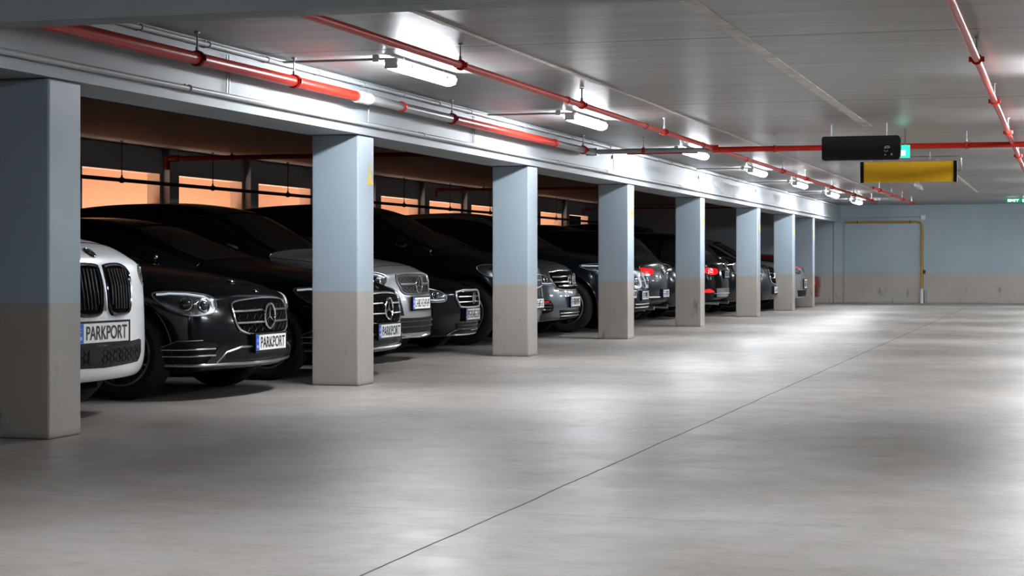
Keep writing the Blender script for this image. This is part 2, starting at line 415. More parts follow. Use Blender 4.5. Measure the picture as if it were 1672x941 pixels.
# cross pipes
root = empty('cross_pipe', (-5.0, YX, 2.33)); tag(root, 'long red cross pipe spanning the hall behind the black hanging box', 'pipe', 'red pipes under the ceiling')
obj('pipe_run', rel(root, tubebm([(-5.36, YX, 2.33), (P2X, YX, 2.33)], .028, 16)), M_GPIPE, root, True)
obj('red_section', rel(root, tubebm([(-3.93, YX, 2.33), (8.9, YX, 2.33)], .032, 16)), M_RED, root, True)
obj('red_section', rel(root, tubebm([(-4.95, YX, 2.30), (-4.1, YX, 2.30)], .010, 8)), M_RED, root, True)
bm = bmesh.new(); cyl(bm, (-5.38, YX, 2.33), (1, 0, 0), .045, .14, 18); cyl(bm, (-5.38, YX, 2.33), (0, 1, 0), .045, .14, 18); obj('elbow', rel(root, bm), M_GPIPE, root, True)
for x in (-4.75, -3.2, -1.05, 1.5, 4): hang_on(root, x, YX, 2.33, .032, cm=M_RED, axis='x')
def bay_pipe(y, x0, z, lab, r=.03, m=M_DRED):
    root = empty('bay_cross_pipe', (x0, y, z)); tag(root, lab, 'pipe', 'red pipes under the ceiling')
    obj('pipe_run', rel(root, tubebm([(x0, y, z), (-6.1, y, z)], r, 14)), m, root, True)
    bm = bmesh.new(); cyl(bm, (x0 + .1, y, z), (1, 0, 0), r * 1.5, .12, 14); cyl(bm, (x0, y - .0, z - .06), (0, 0, 1), r * 1.2, .16, 14); obj('elbow', rel(root, bm), m, root, True)
    for k in range(3):
        x = x0 + .9 + k * 1.6; hang_on(root, x, y, z, r, cm=m, axis='x')
bay_pipe(21.4, -10.95, 2.34, 'dark red cross pipe inside the nearest parking bays over the black cars')
bay_pipe(31.8, -10.9, 2.34, 'dark red cross pipe in the middle parking bays beyond the large black vehicle', .022)
bay_pipe(42.5, -10.9, 2.30, 'dark red cross pipe in the farthest parking bays near the end wall', .022)
root = empty('rear_wall_pipe', (-11.0, 9, 2.02)); tag(root, 'thin dark pipe running in front of the orange lit openings', 'pipe')
obj('pipe_run', rel(root, tubebm([(-11.0, 8.7, 2.02), (-11.0, FARY - .75, 2.02)], .024, 12)), M_DSTEEL, root, True)
for k in range(9):
    y = 20.3 + 2.52 * k
    hang_on(root, -11.0, y, 2.02, .024, mat=M_DSTEEL, cm=M_DSTEEL)
# conduits on the beam
def conduit(x, z, r, y0, y1, lab, step):
    root = empty('conduit', (x, y0, z)); tag(root, lab, 'conduit', 'grey conduits on the edge beam')
    obj('conduit_tube', rel(root, tubebm([(x, y0, z), (x, y1, z)], r, 12)), M_CONDUIT, root, True)
    y = y0 + .7; n = 0
    while y < min(y1, 36):
        bm = bmesh.new(); torus(bm, (x, y, z), (1, 0, 0), (0, 0, 1), r + .003, .004, 14, 6); box(bm, x - r - .012, x - r + .002, y - .008, y + .008, z - .022, z + .03)
        cyl(bm, (x, y, z + r + .002), (0, 0, 1), .005, .008, 8)
        obj('conduit_clip', rel(root, bm), M_CONDUIT, root, True); y += step
conduit(-5.472, 2.462, .017, 8.68, FARY - .5, 'grey conduit along the top of the edge beam just under the ceiling', .95)
conduit(-5.475, 2.145, .019, 8.0, FARY - .5, 'grey conduit low on the face of the edge beam above the columns', 2.3)
for i, px in enumerate((375, 604, 775, 1003, 1143, 1236)):
    y = yfor(px, -5.47); root = empty('conduit_drop', (-5.485, y, 2.3))
    tag(root, ['pair of thin wire drops on the edge beam left of the second column', 'thin wire drop on the beam above the second column', 'thin wire drop on the beam left of the third column',
               'thin wire drop on the beam left of the fourth column', 'thin wire drop on the beam above the fifth column', 'thin wire drop on the beam above the sixth column'][i], 'cable')
    bm = bmesh.new()
    for d in ((-.02, .02) if i in (0, 2) else (0,)):
        obj('wire', rel(root, tubebm([(-5.485, y + d, 2.43), (-5.482, y + d + .004, 2.3), (-5.485, y + d, 2.17)], .004, 6)), M_STEEL, root)
    bm = bmesh.new(); box(bm, -5.50, -5.478, y - .02, y + .02, 2.33, 2.38, bev=.004); obj('cable_clip', rel(root, bm), M_STEEL, root)

# ------------------------------------------------------------------ ceiling lamps
def lamp_fixture():
    root = empty('ceiling_lamp')
    bm = bmesh.new(); box(bm, -.055, .055, -.66, .66, -.058, -.022, bev=.012); obj('housing', bm, M_HOUS, root, True)
    bm = bmesh.new(); n = 10; secs = []
    for j, y in enumerate((-.65, -.635, .635, .65)):
        s = .82 if j in (0, 3) else 1
        secs.append([bm.verts.new((.066 * s * math.cos(math.pi * k / n), y, -.054 - .056 * s * math.sin(math.pi * k / n))) for k in range(n + 1)])
    for a, b in zip(secs, secs[1:]):
        for k in range(n): bm.faces.new((a[k], a[k + 1], b[k + 1], b[k]))
    bm.faces.new(secs[0]); bm.faces.new(secs[-1][::-1])
    for a, b in zip(secs, secs[1:]): bm.faces.new((a[0], b[0], b[-1], a[-1]))
    obj('diffuser', bm, M_DIFF, root, True)
    for s in (-1, 1):
        bm = bmesh.new(); box(bm, -.05, .05, s * .66 - .012, s * .66 + .012, -.10, -.028, bev=.006); obj('end_cap', bm, M_HOUS, root, True)
    for y in (-.4, .4):
        for s in (-1, 1): obj('latch', boxbm(s * .064 - .005, s * .064 + .005, y - .02, y + .02, -.078, -.050), M_STEEL, root)
    for y in (-.45, .45): obj('standoff', boxbm(-.02, .02, y - .02, y + .02, -.024, -.001), M_HOUS, root)
    return root
def copy_tree(o, parent=None):
    c = o.copy(); COL.objects.link(c); c.parent = parent
    for ch in list(o.children): copy_tree(ch, c)
    return c
LX = -4.62
DIM = None
M_DIFF2 = simple('lamp_diffuser_dim', (.9, .9, .9), .3, emis=(.90, .955, 1.0), estr=105)
proto = None
pos_l = [(LX, y) for y in (13.15, 18.15, 23.9, 29.0, 33.9, 38.9, 43.6)] + [(-3.0, 5.2)] + [(.05, y) for y in (7.2, 14.55, 19.4, 24.4, 29.4, 34.4, 39.4, 44.4)] + [(4.3, y) for y in (9.5, 14.5, 19.5, 24.5, 29.5, 34.5, 39.5, 44.5)]
on = ['nearest', 'second nearest', 'third nearest', 'fourth nearest', 'fifth nearest', 'sixth nearest', 'farthest']
for i, (x, y) in enumerate(pos_l):
    r = lamp_fixture() if proto is None else copy_tree(proto)
    if proto is None: proto = r
    r.location = (x, y, CZ)
    if x > 1 or y < 8:
        for ch in r.children:
            if ch.name.startswith('diffuser'):
                if DIM is None:
                    DIM = ch.data.copy(); DIM.materials.clear(); DIM.materials.append(M_DIFF2)
                ch.data = DIM
    if x == LX: lab = 'lit tube lamp in the row beside the edge beam, %s of those in view' % on[i]
    elif x > 1: lab = 'lit tube lamp in the row right of the picture'
    elif x == -3.0: lab = 'added unseen tube lamp in front of the cross beam, brightening the near end'  # unseen lamp added to brighten the near floor and first column
    else: lab = 'lit tube lamp in the row above the right edge of the picture'
    tag(r, lab, 'lamp', 'tube lamps beside the edge beam' if x == LX else ('tube lamps right of the picture' if x > 1 else ('added fill lamp in front of the cross beam' if x == -3.0 else 'tube lamps above the right edge')))
    if x == LX:
        a = empty('lamp_feed', (x, y - .66, CZ - .02)); tag(a, 'thin grey feed conduit from the edge beam to the %s lamp' % on[i], 'conduit', 'lamp feed conduits')
        bm = bmesh.new(); tube(bm, [(-.84, 0, -.01), (-.10, 0, -.01), (0, 0, -.012)], .009, 8); obj('feed_tube', bm, M_STEEL, a)
        bm = bmesh.new(); box(bm, -.14, -.09, -.014, .014, -.03, .018, bev=.004); obj('junction_box', bm, M_CONDUIT, a)

# ------------------------------------------------------------------ hanging signs
def at(px, a): return x_for(px, a)
# black box
A = 20.0; x0, x1 = at(1343, A), at(1470, A)
root = empty('hanging_sign_box', ((x0 + x1) / 2, A, 1.26)); tag(root, 'black rounded hanging box sign with small white symbols at its lower right', 'sign')
hw = (x1 - x0) / 2
def rounded(hx, hz, r, y0, y1, seg=6):
    bm = bmesh.new(); ring = []
    for cx, cz, a0 in ((hx - r, hz - r, 0), (-hx + r, hz - r, 90), (-hx + r, -hz + r, 180), (hx - r, -hz + r, 270)):
        for k in range(seg + 1):
            t = math.radians(a0 + 90 * k / seg); ring.append((cx + r * math.cos(t), cz + r * math.sin(t)))
    A_ = [bm.verts.new((x, y0, z)) for x, z in ring]; B_ = [bm.verts.new((x, y1, z)) for x, z in ring]
    bm.faces.new(A_); bm.faces.new(B_[::-1])
    for k in range(len(ring)): bm.faces.new((A_[k], B_[k], B_[(k + 1) % len(ring)], A_[(k + 1) % len(ring)]))
    return bm
bm = rounded(hw, .128, .03, -.07, .07); bmesh.ops.translate(bm, verts=bm.verts[:], vec=(0, 0, -.01 + .0)); obj('casing', bm, M_BLACKSIGN, root)
bm = bmesh.new(); box(bm, hw - .012, hw + .004, -.066, .066, -.11, .09); obj('end_plate', bm, M_BLACK, root)
bm = bmesh.new()
def mark(pts, r=.004): tube(bm, [(x, -.073, z) for x, z in pts], r, 5)
cx = hw - .13
mark([(cx - .03, -.012), (cx - .015, .004), (cx + .02, .004), (cx + .03, -.01), (cx - .025, -.016)])
mark([(cx - .035, -.035), (cx - .02, -.052), (cx, -.05), (cx + .005, -.036)])
mark([(cx - .01, -.085), (cx - .028, -.092), (cx - .022, -.075)])
mark([(cx + .04, -.075), (cx + .055, -.08), (cx + .05, -.09), (cx + .038, -.088), (cx + .04, -.075)])
obj('printed_symbols', bm, M_WHITE, root)
for x in (-hw * .76, hw * .66):
    bm = bmesh.new(); cyl(bm, (x, 0, (CZ - 1.26 + .118) / 2 + .0), (0, 0, 1), .008, CZ - 1.26 - .118 - .002, 8); obj('hanger_rod', bm, M_STEEL, root)
root.location.z = CZ + 0 - (CZ - 2.24) ; 
for ch in root.children:
    if ch.name.startswith('hanger_rod'):
        for v in ch.data.vertices: v.co.z = .112 if v.co.z < .6 else CZ - 2.24 - .002
# yellow sign
A = 25.2; x0, x1 = at(1408, A), at(1560, A); hw = (x1 - x0) / 2
root = empty('hanging_sign', ((x0 + x1) / 2, A, 2.225)); tag(root, 'blank yellow rectangular hanging sign with black end caps', 'sign')
obj('sign_panel', boxbm(-hw + .02, hw - .02, -.035, .035, -.135, .135), M_YSIGN, root)
for s in (-1, 1): obj('end_cap', boxbm(s * hw - .022, s * hw + .022, -.045, .045, -.14, .14), M_BLACK, root)
obj('top_rail', boxbm(-hw, hw, -.04, .04, .136, .146), M_STEEL, root)
for x in (-.35, .28):
    bm = bmesh.new(); cyl(bm, (x, 0, .21), (0, 0, 1), .007, .128, 8); obj('hanger_rod', bm, M_STEEL, root)
bm = tubebm([(hw - .6, 0, .20), (hw + .05, 0, .20), (hw + .075, 0, .18), (hw + .075, 0, .02), (hw + .03, 0, .0)], .007, 6); obj('cable', bm, M_STEEL, root)
# exit sign behind the black box
A = 21.0; xx = at(1478, A)
root = empty('exit_sign', (xx, A, 2.26)); tag(root, 'small glowing green and white exit light peeping out behind the black box', 'sign')
obj('casing', boxbm(-.12, .05, .0, .03, -.08, .06), M_GREEN, root)
obj('lit_pictogram', boxbm(-.055, -.0, -.006, -.001, -.055, .0), M_EXW, root)
obj('mounting_bracket', boxbm(-.01, .01, .005, .02, .06, CZ - 2.262), M_STEEL, root)
# smoke detector / siren under yellow sign
A = 33.0; xx = at(1499, A)
root = empty('ceiling_detector', (xx, A, CZ)); tag(root, 'round white detector on a short stem below the yellow sign', 'detector')
bm = bmesh.new(); cyl(bm, (0, 0, -.06), (0, 0, 1), .012, .116, 10); obj('stem', bm, M_STEEL, root)
bm = bmesh.new(); cyl(bm, (.0, 0, -.13), (.5, -.2, 1), .075, .05, 24); cyl(bm, (.02, -.01, -.165), (.5, -.2, 1), .085, .03, 24, .06); obj('detector_head', bm, M_WHITEPL, root, True)
# far exit sign
xx = at(1657, 43.5)
root = empty('exit_sign', (xx, 43.5, 2.452)); tag(root, 'green exit sign under the ceiling by the far wall at the right edge', 'sign')
obj('casing', boxbm(-.20, .26, -.02, .02, -.06, .03), M_GREEN2, root)
me = text_mesh('EXIT', .24, .05); o = link(bpy.data.objects.new('lettering', me), root); me.materials.append(M_EXW); o.rotation_euler = (math.pi / 2, 0, 0); o.location = (-.03, -.022, -.015)
obj('lit_pictogram', boxbm(.17, .24, -.024, -.021, -.05, .005), M_EXW, root)
obj('mounting_bracket', boxbm(-.1, .1, -.01, .01, .03, CZ - 2.453), M_STEEL, root)

# gas pipe on far wall
YW = FARY - .05
root = empty('gas_pipe', (at(1505, YW), YW, 0)); tag(root, 'yellow gas pipe running along and down the far wall', 'pipe')
xg = at(1505, YW); xl = -5.38; zt = 2.06
bm = tubebm([(xl - .0, YW, zt), (xg - .12, YW, zt), (xg - .05, YW, zt - .02), (xg - .01, YW, zt - .06), (xg, YW, zt - .12), (xg, YW, .36)], .026, 12)
obj('pipe_run', rel(root, bm), M_YPIPE, root, True, 60)
obj('base_sleeve', rel(root, tubebm([(xg, YW, .37), (xg, YW, 0.002)], .045, 14)), M_WHITEPL, root, True)
obj('base_sleeve', rel(root, tubebm([(xg + .09, YW, .3), (xg + .09, YW, 0.002)], .022, 12)), M_GPIPE, root, True)
for x in (at(1400, YW), at(1486, YW)):
    bm = bmesh.new(); torus(bm, (x, YW, zt), (0, 1, 0), (0, 0, 1), .032, .009, 16, 6); box(bm, x - .015, x + .015, YW + .02, FARY - .001, zt - .02, zt + .02); obj('wall_clamp', rel(root, bm), M_DSTEEL, root)
root = empty('junction_box', (at(1507, YW), FARY - .03, 2.17)); tag(root, 'small white junction box above the bend of the yellow pipe', 'box')
obj('enclosure', boxbm(-.06, .06, -.03, .029, -.06, .07, bev=.01), M_WHITEPL, root)
root = empty('wall_conduit', (at(1340, YW), FARY - .02, 2.16)); tag(root, 'thin grey conduit above the yellow pipe on the far wall', 'conduit')
obj('conduit_tube', rel(root, tubebm([(at(1345, YW), FARY - .02, 2.16), (at(1500, YW), FARY - .02, 2.19)], .012, 8)), M_CONDUIT, root)
root = empty('wall_socket', (at(1503, YW), FARY - .02, .8)); tag(root, 'tiny dark valve box on the far wall beside the yellow pipe', 'box')
obj('enclosure', boxbm(.06, .12, -.02, .019, -.05, .04, bev=.006), M_DSTEEL, root)
# concrete patches on the beam
for k, (y, s) in enumerate(((31.6, 1.0), (37.8, 1.1))):
    bm = bmesh.new(); random.seed(k + 3); c = bm.verts.new((-5.5035, y, 2.28)); ring = []
    for i in range(28):
        t = 2 * math.pi * i / 28; r = s * (1 + .25 * math.sin(3 * t + k) + random.uniform(-.12, .12))
        ring.append(bm.verts.new((-5.503, y + 1.3 * r * math.cos(t), 2.28 + .11 * r * math.sin(t))))
    for i in range(28): bm.faces.new((c, ring[i], ring[(i + 1) % 28]))
    struct(obj('trim_%d' % (40 + k), bm, simple('plaster_patch', (.80, .81, .81), .8, var=.2)))

# ------------------------------------------------------------------ cars
def tab(t, x):
    if x <= t[0][0]: return t[0][1]
    for (a, va), (b, vb) in zip(t, t[1:]):
        if x <= b: return va + (vb - va) * (x - a) / (b - a)
    return t[-1][1]
SLOTS = ['body', 'hood', 'front_door', 'rear_door', 'front_door', 'rear_door', 'windscreen', 'side_window', 'side_window', 'rear_window', 'wheel_well', 'roof', 'tailgate', 'roof_pillar']
def car_loft(sp):
    """closed body cage: ring of 28 points at each station; x runs from the nose back, y to the side"""
    Lc, W, H = sp['L'], sp['W'], sp['H']
    xc, xr, xB, xC, xrr, xrb = sp['xs']
    st = [0, .05, .18, .42, .8, (.8 + xc) / 2 + .02, xc, (xc + xr) / 2, xr, (xr + xB) / 2, xB, (xB + xC) / 2, xC, xrr, xrb]
    if Lc - .2 > xrb + .12: st += [Lc - .2]
    st += [Lc - .05, Lc]
    ix = {k: st.index(v) for k, v in (('c', xc), ('r', xr), ('B', xB), ('C', xC), ('rr', xrr), ('rb', xrb))}
    HB = max(v for _, v in sp['belt'])
    rings = []
    for x in st:
        hw = W / 2 * tab(sp['wid'], x); zs = tab(sp['sill'], x); zb = tab(sp['belt'], x); zt = max(tab(sp['top'], x), zb + .004)
        h = zt - zb; t = min(1, h / (H - HB)); t2 = max(0, min(1, (t - .12) / .88))
        ry = hw * (.90 - sp.get('tumble', .25) * t2 ** .8); rz = zb + h * (.42 + .46 * t2)
        bw = .955 - (.955 - sp.get('beltw', .955)) * max(0, 1 - x / 1.2)
        half = [(bw * hw, zb)]                                     # v5
        half += [(.5 * (bw * hw + min(ry, bw * hw - .01)) + .018 * t2, zb + (rz - zb) * .52), (min(ry, bw * hw - .03), rz), (min(ry, bw * hw - .03) - .055, zb + h * (.62 + .33 * t2)), (ry * .52, zb + h * .97), (0, zt)]
        top = [Vector((x, -y, z)) for y, z in half] + [Vector((x, y, z)) for y, z in half[:-1][::-1]]
        mid = [(hw * min(.995, bw + .055), zb - .10 * min(1, (zb - zs) / .5)), (hw, zs + .42 * (zb - zs)), (hw * .975, zs + .07)]
        right = [Vector((x, y, z)) for y, z in mid]; left = [Vector((x, -y, z)) for y, z in mid]
        bot = [Vector((x, v.y / (bw * hw) * .86 * hw, zs)) for v in top]
        rings.append((top, left, right, bot))
    def warp(v):
        x, y, z = v; q = min(1, abs(y) / (W / 2))
        f = max(0, 1 - x / 1.0) ** 1.3
        dx = sp['bow'] * q ** 2.6 * f
        f2 = max(0, 1 - x / .35)
        dx += tab(sp['lean'], z) * f2
        r = Lc - x
        g = max(0, 1 - r / .8) ** 1.3; dx -= sp.get('rbow', .18) * q ** 2.6 * g
        g2 = max(0, 1 - r / .35); dx -= tab(sp.get('rlean', [(0, 0)]), z) * g2
        if xc - .35 < x < xr + .3 and z > tab(sp['belt'], x) + .01:
            k = 1 - abs(x - xc) / (xr - xc + .3) if x > xc else 1 - (xc - x) / .35
            dx += .16 * (q ** 2 - .45) * max(0, k)
        if x > xr and z > 1.0:
            g = max(0, 1 - abs(x - xrb) / .9); dx -= .10 * (q ** 2 - .3) * g
        return Vector((x + dx, y, z))
    bm = bmesh.new(); V = []
    for top, left, right, bot in rings:
        V.append(dict(t=[bm.verts.new(warp(v)) for v in top], l=[bm.verts.new(warp(v)) for v in left], r=[bm.verts.new(warp(v)) for v in right], b=[bm.verts.new(warp(v)) for v in bot]))
    cr = bm.edges.layers.float.new('crease_edge')
    def ring(d): return d['t'] + d['r'] + d['b'][::-1] + d['l'][::-1]
    N = 28
    for i in range(len(V) - 1):
        a, b = ring(V[i]), ring(V[i + 1])
        for k in range(N):
            f = bm.faces.new((a[k], a[(k + 1) % N], b[(k + 1) % N], b[k])); m = 0
            kk = k if k < 10 else None
            if kk is not None:
                q = min(kk, 9 - kk)      # 0 and 1: side glass bands, 2: pillar strip, 3 and 4: centre bands
                if i < ix['c'] and i >= 2: m = 1 if q >= 1 else 0
                elif ix['c'] <= i < ix['r']:
                    m = 6 if q >= 3 else (13 if q == 2 else (7 if kk < 5 else 8))
                elif ix['r'] <= i < ix['rr']:
                    m = 11 if q >= 3 else (13 if q == 2 else (7 if kk < 5 else 8))
                    if i >= ix['C'] and sp.get('solid_c'): m = 0 if q < 3 else 11
                elif ix['rr'] <= i < ix['rb']: m = 9 if q >= 3 else 0
                elif i >= ix['rb']: m = 12 if q >= 2 else 0
            elif 10 <= k <= 12 or 25 <= k <= 27:
                left = k >= 25
                if ix['c'] <= i < ix['B'] and (k in (10, 11, 26, 27)): m = 2 if left else 4
                elif ix['B'] <= i < ix['C'] and (k in (10, 11, 26, 27)): m = 3 if left else 5
            f.material_index = m
    for d, flip, sl in ((V[0], 0, 0), (V[-1], 1, 12)):
        rows = [d['t']]
        for j in range(3):
            L_, R_ = d['l'][j], d['r'][j]; y0 = d['t'][0].co.y; row = [L_]
            for c in range(1, 10):
                s = d['t'][c].co.y / y0     # 1 .. -1
                p = Vector(((0 if not flip else Lc), abs(L_.co.y) * -s, L_.co.z))
                row.append(bm.verts.new(warp(p)))
            row.append(R_); rows.append(row)
        rows.append(d['b'])
        for r0, r1 in zip(rows, rows[1:]):
            for c in range(10):
                q = (r0[c], r0[c + 1], r1[c + 1], r1[c])
                f = bm.faces.new(q if flip else q[::-1]); f.material_index = sl if (flip and r1 is not rows[-1]) else 0
    bmesh.ops.recalc_face_normals(bm, faces=bm.faces[:])
    # firmer edges: hood edge, sill, belt line
    for i in range(len(V) - 1):
        for key, idx, w in (('t', 0, .35), ('t', 10, .35), ('b', 0, .5), ('b', 10, .5), ('t', 3, .25), ('t', 7, .25)):
            e = bm.edges.get((V[i][key][idx], V[i + 1][key][idx]))
            if e: e[cr] = w
    for e in [bm.edges.get((a, b)) for d in (V[0], V[-1]) for a, b in zip(d['t'], d['t'][1:])]:
        if e: e[cr] = .35
    return bm

def evaluated(o):
    dg = bpy.context.evaluated_depsgraph_get(); dg.update()
    return bpy.data.meshes.new_from_object(o.evaluated_get(dg))

WHEELS = {}
def wheel_mesh(R, style):
    key = (R, style)
    if key in WHEELS: return WHEELS[key]
    w = .115; rr = R * (.70 if style != 'small' else .64)
    bm = bmesh.new()
    lathe(bm, [(rr - .005, -w + .01), (rr + .012, -w - .002), (rr + (R - rr) * .5, -w - .012), (R - .02, -w + .004), (R - .004, -w + .03), (R, -w + .05), (R, w - .05), (R - .004, w - .03), (R - .02, w - .004), (rr, w)], 56)
    for k in (-.03, .0, .03):   # tread grooves
        torus(bm, (0, k, 0), (1, 0, 0), (0, 0, 1), R - .002, .003, 48, 4)
    def fin(bm, name, mat, ang=40):
        o = obj(name, bm, mat, None, True, ang); me = o.data; bpy.data.objects.remove(o); return me
    tyre = fin(bm, 'tyre', M_RUBBER)
    bm = bmesh.new()
    lathe(bm, [(rr + .004, -w + .004), (rr - .012, -w + .0), (rr - .02, -w + .03), (rr - .03, .06), (.05, .07), (.05, .0)], 48)
    ns = {'five': 5, 'ten': 10, 'small': 9}[style]
    for k in range(ns):
        a = 2 * math.pi * k / ns
        for d in ((-.09, .09) if style == 'five' else (0,)):
            u = Vector((math.cos(a + d), 0, math.sin(a + d))); u0 = Vector((math.cos(a + d * .6), 0, math.sin(a + d * .6))); t = Vector((-math.sin(a), 0, math.cos(a)))
            hw0, hw1 = (.016, .022) if style == 'five' else (.018, .014)
            P = [u0 * .045 - t * hw0, u0 * .045 + t * hw0, u * (rr - .012) + t * hw1, u * (rr - .012) - t * hw1]
            A = [bm.verts.new(p + Vector((0, -w + (.028 if i < 2 else .012), 0))) for i, p in enumerate(P)]
            B = [bm.verts.new(p + Vector((0, -w + .06, 0))) for p in P]
            bm.faces.new(A); bm.faces.new(B[::-1])
            for i in range(4): bm.faces.new((A[i], B[i], B[(i + 1) % 4], A[(i + 1) % 4]))
    rim = fin(bm, 'rim', M_RIM)
    bm = bmesh.new(); cyl(bm, (0, -w + .03, 0), (0, 1, 0), .035, .03, 20); torus(bm, (0, -w + .014, 0), (1, 0, 0), (0, 0, 1), .03, .004, 20, 6)
    cap = fin(bm, 'center_cap', M_SATIN)
    bm = bmesh.new(); cyl(bm, (0, .0, 0), (0, 1, 0), rr * .62, .018, 32); disc = fin(bm, 'brake_disc', M_DSTEEL)
    WHEELS[key] = (tyre, rim, cap, disc); return WHEELS[key]

def mirror_part(parent, sp, s, paint):
    xc, xr = sp['xs'][:2]; X = sp['L'] / 2 - (xc + .42); y = s * (sp['W'] / 2 + .055); z = tab(sp['belt'], xc + .4) + .09
    bm = bmesh.new(); box(bm, -.07, .06, -.088, .088, -.065, .07, bev=.045)
    for v in bm.verts:
        if v.co.x > 0: v.co.y *= .8; v.co.z *= .8
    bmesh.ops.translate(bm, verts=bm.verts[:], vec=(X, y, z)); m = obj('side_mirror', bm, paint, parent, True)
    bm = bmesh.new(); tube(bm, [(X, y - s * .06, z - .03), (X + .02, y - s * .10, z - .07)], .02, 8); obj('mirror_arm', bm, M_BLACK, m, True)
    bm = boxbm(X - .074, X - .07, y - .07, y + .07, z - .045, z + .05); obj('mirror_glass', bm, M_CHROME, m)
    if sp.get('mirror_strip'):
        bm = bmesh.new(); tube(bm, [(X + .0, y - .1 * s, z - .045), (X + .01, y + .09 * s, z - .04)], .008, 6); obj('mirror_trim', bm, M_CHROME, m)

class Drape:
    """lays outlines and lines on the body skin from a viewing direction"""
    def __init__(s, me, sp): s.bvh = BVHTree.FromPolygons([v.co for v in me.vertices], [p.vertices[:] for p in me.polygons]); s.sp = sp
    def frame(s, kind, side=-1, ang=0, orig=None):
        sp = s.sp; L2 = sp['L'] / 2
        if kind == 'front': return Vector((L2, 0, 0)), Vector((0, 1, 0)), Vector((1, 0, 0))
        if kind == 'rear': return Vector((-L2, 0, 0)), Vector((0, 1, 0)), Vector((-1, 0, 0))
        if kind == 'corner':
            a = math.radians(ang); e = 1
            d = Vector((math.cos(a), side * math.sin(a), 0)); u = Vector((math.sin(a), -side * math.cos(a), 0))
            o = Vector((L2 - .30, side * (sp['W'] / 2 - .12), 0)); return o, u, d
        if kind == 'rcorner':
            a = math.radians(ang)
            d = Vector((-math.cos(a), side * math.sin(a), 0)); u = Vector((-math.sin(a), -side * math.cos(a), 0))
            o = Vector((-L2 + .22, side * (sp['W'] / 2 - .12), 0)); return o, u, d
        if kind == 'side': return Vector((L2, 0, 0)), Vector((-1, 0, 0)), Vector((0, side, 0))
        if kind == 'top': return Vector((L2, 0, 0)), Vector((-1, 0, 0)), Vector((0, 0, 1))
    def hit(s, fr, u, v):
        o, U, D = fr
        V = Vector((0, 0, 1)) if abs(D.z) < .5 else Vector((0, 1, 0))
        p = o + U * u + V * v + D * 3
        if abs(D.z) > .5: p = Vector((o.x - u, v, 4))
        h, n, i, d = s.bvh.ray_cast(p, -D)
        if h is None: return None, None
        return h, n
    def patch(s, fr, outline, off=.004, thick=.02, step=.035, sm=0, along=True):
        pts = [Vector(p).to_2d() if len(p) == 3 else Vector(p) for p in outline]
        if sm: pts = smooth_closed(pts, sm)
        out = []
        for a, b in zip(pts, pts[1:] + pts[:1]):
            n = max(1, int((b - a).length / step))
            for k in range(n): out.append(a.lerp(b, k / n))
        nb = len(out); inner = []
        x0, x1 = min(p.x for p in out), max(p.x for p in out); y0, y1 = min(p.y for p in out), max(p.y for p in out)
        def inside(p):
            c = False
            for a, b in zip(out, out[1:] + out[:1]):
                if (a.y > p.y) != (b.y > p.y) and p.x < (b.x - a.x) * (p.y - a.y) / (b.y - a.y) + a.x: c = not c
            return c
        gx = x0 + step * .5
        while gx < x1:
            gy = y0 + step * .5
            while gy < y1:
                p = Vector((gx, gy))
                if inside(p) and min((p - q).length for q in out) > step * .4: inner.append(p)
                gy += step
            gx += step
        allp = out + inner
        vs, es, fs, *_ = delaunay_2d_cdt(allp, [(i, (i + 1) % nb) for i in range(nb)], [list(range(nb))], 1, 1e-6)
        bm = bmesh.new(); T = []; B = []; last = None; D = fr[2]
        hits = []
        for p in vs:
            h, n = s.hit(fr, p.x, p.y); hits.append((h, n))
        good = [h for h, n in hits if h is not None]
        if not good: bm.free(); return bmesh.new()
        for p, (h, n) in zip(vs, hits):
            if h is None:
                base = fr[0] + fr[1] * p.x + Vector((0, 0, p.y)); q = min(good, key=lambda g: (g - base - D * (g - base).dot(D)).length)
                h = base + D * (q - base).dot(D)
                n = D
            if n.dot(D) < 0: n = -n
            T.append(bm.verts.new(h + (n if along else D) * off)); B.append(bm.verts.new(h - D * thick))
        for f in fs:
            try: bm.faces.new([T[i] for i in f]); bm.faces.new([B[i] for i in f][::-1])
            except ValueError: pass
        bd = [e for e in bm.edges if len(e.link_faces) == 1]
        idx = {v: i for i, v in enumerate(T)}
        for e in bd:
            a, b = e.verts
            if a in idx and b in idx:
                try: bm.faces.new((a, b, B[idx[b]], B[idx[a]]))
                except ValueError: pass
        return bm
    def line(s, fr, pts, r=.006, off=.003, closed=False, step=.03, sm=0, n=6, bm=None):
        pts = [Vector(p) for p in pts]
        if sm and closed: pts = smooth_closed(pts, sm)
        out = []; seq = list(zip(pts, pts[1:])) + ([(pts[-1], pts[0])] if closed else [])
        for a, b in seq:
            k = max(1, int((b - a).length / step))
            for j in range(k): out.append(a.lerp(b, j / k))
        if not closed: out.append(pts[-1])
        P = []
        for p in out:
            h, nn = s.hit(fr, p.x, p.y)
            if h is None: continue
            if nn.dot(fr[2]) < 0: nn = -nn
            P.append(h + nn * off)
        bm = bm or bmesh.new()
        if len(P) > 1: tube(bm, P, r, n, closed)
        return bm
    def point(s, fr, u, v):
        h, n = s.hit(fr, u, v)
        if h is None: h, n = fr[0] + fr[1] * u + Vector((0, 0, v)), fr[2]
        if n.dot(fr[2]) < 0: n = -n
        return h, n

